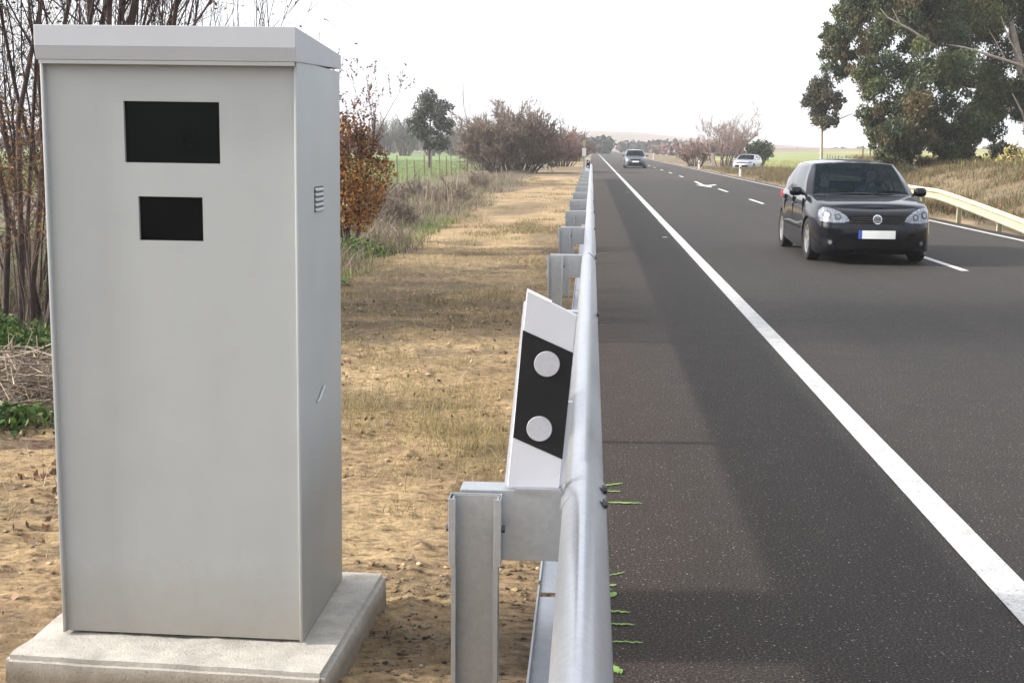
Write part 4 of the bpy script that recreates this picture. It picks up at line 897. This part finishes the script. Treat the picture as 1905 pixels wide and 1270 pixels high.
            m.build('rim', M['alloy'], wh, 40).scale = (1, rw/.315, rw/.315)
    # pieces laid on the front surface
    def decal(nm, poly, mat, off, parent=None, star=None, thick=.0):
        n_ = 48; pts = [Vector((p[0]*sx, p[1]*sz, 0)) for p in poly]; den = []
        for i in range(len(pts)):
            a, b = pts[i], pts[(i+1) % len(pts)]; k = max(2, int((b-a).length/.02))
            den += [a.lerp(b, t/k) for t in range(k)]
        c = sum(den, Vector())/len(den) if star is None else Vector((star[0]*sx, star[1]*sz, 0)); rings = []
        for f in (1, .8, .6, .4, .2): rings.append([c.lerp(p, f) for p in den])
        def proj(p, o):
            h = bvh.ray_cast(Vector((p.x, -2, p.y)), Vector((0, 1, 0)))
            y = h[0].y if h[0] is not None else .1
            return Vector((p.x, y-o, p.y))
        m = MB(); k = len(den); vs = [proj(p, -.012) for p in den]+[proj(p, off) for r in rings for p in r]+[proj(c, off)]; fs = []
        for j in range(5):
            for i in range(k): fs.append((j*k+i, j*k+(i+1) % k, (j+1)*k+(i+1) % k, (j+1)*k+i))
        for i in range(k): fs.append((5*k+i, 5*k+(i+1) % k, 6*k))
        return m.add(vs, fs).build(nm, mat, parent or car, 50)
    mir = lambda poly: [(-x, z) for x, z in poly][::-1]
    lampP = [(.395, .628), (.43, .69), (.52, .755), (.63, .80), (.74, .815), (.79, .77), (.805, .69), (.79, .615), (.62, .60), (.47, .605)]
    if detail:
        grille = [(-.38, .595), (.38, .595), (.39, .64), (.42, .69), (.30, .715), (-.30, .715), (-.42, .69), (-.39, .64)]
        gr = decal('grille', grille, M['trim'], .004); 
        m = MB()
        for z in (.615, .645, .675): m.box(-.39*sx, .39*sx, -.010, -.004, z*sz, (z+.006)*sz)
        m.build('slats', M['dark_steel'], gr)
        low = [(-.52, .23), (.52, .23), (.56, .29), (.50, .355), (-.50, .355), (-.56, .29)]
        decal('lower_grille', low, M['trim'], .004)
        for s in (1, -1):
            P = lampP if s > 0 else mir(lampP); hl = decal('headlight', P, M['lamp'], .010, star=(s*.62, .70))
            for cx, cz, r in ((s*.70, .715, .058), (s*.555, .685, .046)):
                k_ = [(cx+r*math.cos(a*math.pi/10), cz+r*math.sin(a*math.pi/10)) for a in range(20)]; decal('lamp_bowl', k_, M['dark_steel'], .0125, hl)
                k_ = [(cx+.55*r*math.cos(a*math.pi/10), cz+.55*r*math.sin(a*math.pi/10)) for a in range(20)]; decal('lamp_lens', k_, M['lamp'], .016, hl)
            decal('fog_recess', [(s*x, z) for x, z in ((.59, .26), (.73, .27), (.75, .36), (.63, .38))][::s], M['trim'], .004)
            k_ = [(s*.655+.028*math.cos(a*math.pi/10), .32+.028*math.sin(a*math.pi/10)) for a in range(20)]; decal('fog_light', k_, M['lamp'], .010)
        pl_ = decal('licence_plate', [(-.215, .382), (.26, .382), (.26, .498), (-.215, .498)], M['plate'], .016)
        decal('country_strip', [(-.262, .382), (-.217, .382), (-.217, .498), (-.262, .498)], M['plate_blue'], .016, pl_)
        # round badge: ring with a V above a W
        E = lambda r: [(r*math.cos(a*math.pi/20), .655+r*math.sin(a*math.pi/20)) for a in range(40)]
        bd = decal('badge', E(.066), M['chrome'], .016); decal('badge_field', E(.053), M['dark_steel'], .019, bd)
        y0 = min(v.co.y for v in bd.data.vertices)-.006; m = MB()
        def bar(a, b, wv=.0062):
            a, b = Vector(a), Vector(b); d = (b-a).normalized(); nn = Vector((-d.y, d.x))*wv
            m.prism([a-nn, b-nn, b+nn, a+nn], lambda x, z: (x*sx, y0-.004, z*sz), lambda x, z: (x*sx, y0+.004, z*sz))
        for s in (-1, 1): bar((s*.020, .704), (0, .666)); bar((s*.044, .683), (s*.022, .613)); bar((s*.022, .613), (0, .653))
        m.build('monogram', M['chrome'], bd)
        for x0 in (-.42, .10): MB().tube([S((x0, 1.02, 1.0)), S((x0+.22, 1.14, 1.015)), S((x0+.46, 1.16, 1.01))], .007, 6).build('wiper', M['trim'], car)
        for s in (-1, 1):
            MB().box(*sorted((s*.887*sx, s*.872*sx)), 1.35*sy, 3.0*sy, .44*sz, .475*sz, .004).build('side_moulding', M['trim'], car)
            for yh in (2.05, 2.98): MB().box(*sorted((s*.862*sx, s*.892*sx)), yh*sy, (yh+.17)*sy, .79*sz, .815*sz, .006).build('door_handle', paint, car, 40)
            for yh in (1.30, 2.26, 3.12): MB().box(*sorted((s*.85*sx, s*.8795*sx)), yh*sy, (yh+.006)*sy, .40*sz, .90*sz).build('door_gap', M['trim'], car)
        # cabin
        m = MB(); m.box(-.66*sx, .66*sx, 1.35*sy, 1.62*sy, .90*sz, 1.0*sz, .03); m.build('dashboard', M['trim'], car, 40)
        for s in (-1, 1):
            m = MB(); m.box((s*.36-.22)*sx, (s*.36+.22)*sx, 2.5*sy, 2.62*sy, .7*sz, 1.13*sz, .04); st = m.build('seat_back', M['seat'], car, 40); m = MB(); m.box((s*.36-.12)*sx, (s*.36+.12)*sx, 2.53*sy, 2.61*sy, 1.17*sz, 1.31*sz, .035); m.build('head_rest', M['seat'], st, 40)
        m = MB(); m.box(-.6*sx, .6*sx, 3.3*sy, 3.42*sy, .7*sz, 1.12*sz, .05); m.build('rear_seat', M['seat'], car, 40)
        sw = MB(); n_ = 20; sw.tube([S((.36+.18*math.cos(k*2*math.pi/n_), 1.78+.06*math.sin(k*2*math.pi/n_), 1.0+.17*math.sin(k*2*math.pi/n_))) for k in range(n_+1)], .014, 6); sw.build('steering_wheel', M['trim'], car, 40)
        m = MB(); m.box(-.11, .11, 1.94, 1.965, 1.325, 1.385, .008); m.tube([(0, 1.96, 1.38), (0, 1.99, 1.42)], .008, 6); m.build('rear_view_mirror', M['trim'], car, 40)
    else:
        decal('grille', [(-.40, .645), (.40, .645), (.40, .73), (-.40, .73)], M['trim'], .006); decal('lower_grille', [(-.55, .26), (.55, .26), (.55, .44), (-.55, .44)], M['trim'], .006)
        for s in (1, -1): decal('headlight', lampP if s > 0 else mir(lampP), M['lamp'], .012, star=(s*.61, .70))
        decal('licence_plate', [(-.26, .475), (.26, .475), (.26, .585), (-.26, .585)], M['plate'], .016)
    for s in (-1, 1):
        m = MB(); prf = []
        bmm = bmesh.new(); bmesh.ops.create_uvsphere(bmm, u_segments=16, v_segments=10, radius=1)
        for v in bmm.verts:
            c = v.co; e = 1.0; v.co = Vector((s*.955+math.copysign(abs(c.x)**.7, c.x)*.10, 1.50+c.y*(.07 if c.y < 0 else .03), 1.0+.072*math.copysign(abs(c.z)**.75, c.z)))
        bmm.verts.index_update(); m.add([S(v.co) for v in bmm.verts], [[v.index for v in f.verts] for f in bmm.faces]); bmm.free()
        m.tube([S((s*.79, 1.50, .955)), S((s*.88, 1.50, .965))], .022, 6); mi = m.build('wing_mirror', paint, car, 50)
        m = MB(); m.box(*sorted((s*.865*sx, s*1.045*sx)), 1.528*sy, 1.534*sy, .945*sz, 1.055*sz, .002); m.build('mirror_glass', M['chrome'], mi)
    for s in (-1, 1):
        m = MB(); m.box(*sorted((s*.62*sx, s*.80*sx)), 4.06*sy, 4.12*sy, .80*sz, .93*sz, .02); m.build('tail_light', M['tail'], car, 40)
    return car
M['tail'] = pm('red_lens', (.35, .02, .02), (.45, .03, .03), 8, .2)
GOLF = (4.155, 18.62, 0)
build_car('black_hatchback', GOLF, 0, 'black hatchback driving towards the viewer in the near lane', M['black_paint'])
build_car('grey_car', (3.52, 101.8, 0), 0, 'far blue-grey car with shining headlight following in the near lane', M['grey_paint'], H=1.47, W=1.78, L=4.4, detail=False)
build_car('silver_car', (12.0, 103.2, -.05), R(-21), 'small silver car parked on the right verge by a marker post, its shaded side dark', M['white_paint'], H=1.24, W=1.70, L=4.0, detail=False)

def occupant(x, y, z, label, cloth, turn=0.0, driver=True):
    root = empty('person', (x, y, z), 0, label, 'person', None)
    J = [(0, 0, 0), (0, .02, .22), (0, .03, .40), (0, .015, .50), (0, -.005, .57), (0, -.015, .66), (0, -.005, .74),
         (.17, .02, .40), (.22, -.12, .22), (.15, -.42, .24), (.12, -.50, .27), (-.17, .02, .40), (-.22, -.12, .22), (-.15, -.42, .24), (-.12, -.50, .27), (0, -.085, .625)]
    E_ = [(0, 1), (1, 2), (2, 3), (3, 4), (4, 5), (5, 6), (2, 7), (7, 8), (8, 9), (9, 10), (2, 11), (11, 12), (12, 13), (13, 14), (4, 15)]
    Rd = [(.15, .11), (.16, .11), (.13, .085), (.055, .055), (.066, .072), (.078, .092), (.055, .062), (.06, .06), (.045, .045), (.032, .032), (.038, .022), (.06, .06), (.045, .045), (.032, .032), (.038, .022), (.014, .014)]
    me = bpy.data.meshes.new('body'); me.from_pydata(J, E_, []); o = bpy.data.objects.new('tmp', me); COL.objects.link(o)
    sk = o.modifiers.new('s', 'SKIN'); sv = me.skin_vertices[0].data
    for i, r in enumerate(Rd): sv[i].radius = r
    sv[0].use_root = True; sb = o.modifiers.new('u', 'SUBSURF'); sb.levels = 2; sb.render_levels = 2
    dg = bpy.context.evaluated_depsgraph_get(); m2 = bpy.data.meshes.new_from_object(o.evaluated_get(dg)); bpy.data.objects.remove(o)
    m2.materials.clear(); m2.materials.append(M['skin']); m2.materials.append(cloth); m2.polygons.foreach_set('use_smooth', [True]*len(m2.polygons))
    for p in m2.polygons: p.material_index = 1 if (p.center.z < .475 and p.center.y > -.40) else 0
    link('body', m2, None, root)
    m = MB(); bmm = bmesh.new(); bmesh.ops.create_uvsphere(bmm, u_segments=18, v_segments=12, radius=1)
    for v in bmm.verts: v.co = Vector((v.co.x*.088, .012+v.co.y*.104+.012, .70+v.co.z*.088+(.035 if v.co.y < -.3 else 0)))
    bmm.verts.index_update(); m.add([v.co for v in bmm.verts], [[v.index for v in f.verts] for f in bmm.faces]); bmm.free(); m.build('hair', M['hair'], root, 60)
    return root
M['shirt'] = pm('grey_shirt', (.16, .14, .15), (.22, .19, .20), 20, .9); M['shirt2'] = pm('dark_shirt', (.05, .045, .06), (.08, .07, .09), 20, .9)
occupant(4.155+.36, 18.62+2.32, .62, 'driver in a grey shirt behind the wheel of the black hatchback', M['shirt'])
occupant(4.155-.36, 18.62+2.36, .60, 'passenger in dark clothes in the front of the black hatchback', M['shirt2'])

# ------------------------------------------------------------ markers, signs and far fence on the right
def marker(x, y, h_, label, tilt=0):
    t = empty('marker_post', (x, y, -.05), 0, label, 'marker post', 'white marker posts along the right verge')
    m = MB(); m.prism([(-.06, 0), (.06, 0), (.06, h_-.04), (.0, h_), (-.06, h_-.04)], lambda a, b: (a, -.04, b), lambda a, b: (a, .04, b)); m.build('post', M['plate'], t, bevel=.01)
    m = MB(); m.box(-.045, .045, -.043, -.0405, h_-.28, h_-.16); m.build('band', M['delin_black'], t)
marker(8.64, 103.2, .72, 'thin white marker post left of the parked silver car'); marker(9.11, 78.7, .74, 'stubby cream marker post in front of the parked silver car'); marker(8.5, 176, .72, 'tiniest white marker post far along the right verge')
t = empty('sign_post', (10.3, 109.5, -.05), 0, 'short post with a small dark plate beside the pinkish bare bush', 'sign'); m = MB(); m.box(-.11, .11, -.04, .04, -.1, 1.30); m.build('post', M['pink'] if 'pink' in M else M['bark_pale'], t); MB().box(-.13, .13, -.06, -.042, 1.32, 1.85, .005).build('plate', M['dark_steel'], t); MB().box(-.03, .03, -.04, .04, 1.30, 1.8).build('pole', M['dark_steel'], t)
t = empty('roadside_sign', (-.48, 84, -.05), 0, 'small white plate on a pole beyond the far end of the guard rail', 'sign'); m = MB(); m.tube([(0, 0, -.1), (0, 0, 2.1)], .05, 8); m.build('pole', M['galv'], t); MB().box(-.13, .13, -.07, -.052, 1.1, 1.62, .004).build('plate', M['plate'], t); MB().box(-.12, .12, -.07, -.052, 1.80, 2.15, .004).build('upper_plate', M['cream'], t)
wf = empty('pasture_fence', (14, 62, 0), 0, 'sparse wire fence posts across the yellow field on the right', 'fence'); pts = []
for i in range(12):
    y = 66+i*6.5; x = 14.6+i*.95; z = float(gh(np.array([x]), np.array([y]))[0]); pts.append((x-14, y-62, z+1.0)); MB().tube([(x-14, y-62, z-.2), (x-14, y-62, z+1.15)], .05, 6).build('post', M['wood'], wf)
for dz in (0, -.4): MB().tube([(a, b, c+dz) for a, b, c in pts], .006, 4).build('wire', M['dark_steel'], wf)

# ------------------------------------------------------------ far country: hills and woods
def hill(name, x0, x1, y, d, hf, cols, seed):
    xs = np.linspace(x0, x1, 160); ys = np.linspace(y, y+d, 24)
    zf = lambda X, Y: -.4+hf(X)*np.sin(np.pi*np.clip((Y-y)/d, 0, 1))**.8*(.85+.3*fbm(X, Y, .02, 3, seed))
    def cf(X, Y):
        n = fbm(X, Y, .012, 3, seed+3)[..., None]; k = fbm(X*.3, Y, .05, 3, seed+5)[..., None]; c = np.array(cols[0])*(1-sstep(.42, .58, n))+np.array(cols[1])*sstep(.42, .58, n); return c*(.8+.4*k)
    return tag(sheet(name, xs, ys, zf, cf, M['ground']), kind='structure')
hill('far_hills', -600, 900, 820, 600, lambda x: 8.5*np.exp(-((x-5)/70)**2)+4.5*np.exp(-((x-90)/90)**2)+7*np.exp(-((x+160)/160)**2)+2, [(.20, .13, .105), (.15, .12, .085)], 3)
hill('right_hills', 40, 1500, 900, 500, lambda x: 2.2*sstep(40, 160, x)*(.7+.3*np.sin(x*.02)), [(.22, .19, .09), (.14, .15, .07)], 9)
rs_ = np.random.RandomState(66)
def wood(name, spots, label_cols, seed):
    """a far wood that reads as one mass"""
    rs = np.random.RandomState(seed); P = []; C = []
    for x, y, r in spots:
        n = 120; d = rs.normal(0, 1, (n, 3)); d /= np.linalg.norm(d, axis=1)[:, None]
        P.append(np.array([x, y, r*.75])+d*np.array([r*1.25, r, r*.8])*rs.uniform(.5, 1, (n, 1))); C.append(pal(rs, 1, label_cols, .2).repeat(n, 0)*(1+rs.normal(0, .15, (n, 1))))
    P = np.concatenate(P); C = np.clip(np.concatenate(C), .01, .8); V, q, CC = leaves(P, 1.0, rs, C, 1.3); return tag(link(name, np_mesh(name, V, [q], CC), M['leaf']), kind='stuff')
wood('far_wood', [(x+rs_.normal(0, 1), y, rs_.uniform(1.6, 3.0)) for x, y in [(rs_.uniform(-9, 3.5), rs_.uniform(300, 360)) for _ in range(26)]+[(rs_.uniform(11, 26), rs_.uniform(380, 420)) for _ in range(26)]], [(.032, .033, .038), (.045, .046, .046), (.03, .034, .03)], 1)
wood('red_thicket', [(rs_.uniform(16, 30), rs_.uniform(260, 330), rs_.uniform(1.0, 2.0)) for _ in range(44)], [(.19, .11, .10), (.15, .10, .09), (.12, .11, .09)], 2)
wood('hilltop_trees', [(x, 1100+rs_.uniform(-30, 30), rs_.uniform(1.5, 3)) for x in np.concatenate([rs_.uniform(-60, 140, 60)])], [(.08, .085, .07), (.11, .10, .09)], 3)
for o in bpy.data.objects:
    if o.name.startswith('hilltop_trees'): o.location.z = 6.0
wood('left_wood', [(rs_.uniform(-150, -26), rs_.uniform(255, 320), rs_.uniform(1.6, 3.4)) for _ in range(90)], [(.12, .115, .105), (.15, .135, .12), (.09, .10, .075)], 4)
wood('right_wood', [(rs_.uniform(80, 330), rs_.uniform(380, 520), rs_.uniform(1.2, 2.4)) for _ in range(70)], [(.09, .10, .06), (.13, .11, .08)], 5)

# ------------------------------------------------------------ haze over the plain
hz = MB().box(-3600, 3600, -80, 4300, -2.5, 24).build('haze', None)
m = bpy.data.materials.new('thin_haze'); m.use_nodes = True; n = m.node_tree; n.nodes.clear()
pv = n.nodes.new('ShaderNodeVolumePrincipled'); pv.inputs['Color'].default_value = (.93, .94, .97, 1); pv.inputs['Density'].default_value = .00055; pv.inputs['Anisotropy'].default_value = .2
ou = n.nodes.new('ShaderNodeOutputMaterial'); n.links.new(pv.outputs[0], ou.inputs['Volume']); hz.data.materials.append(m); tag(hz, kind='stuff')
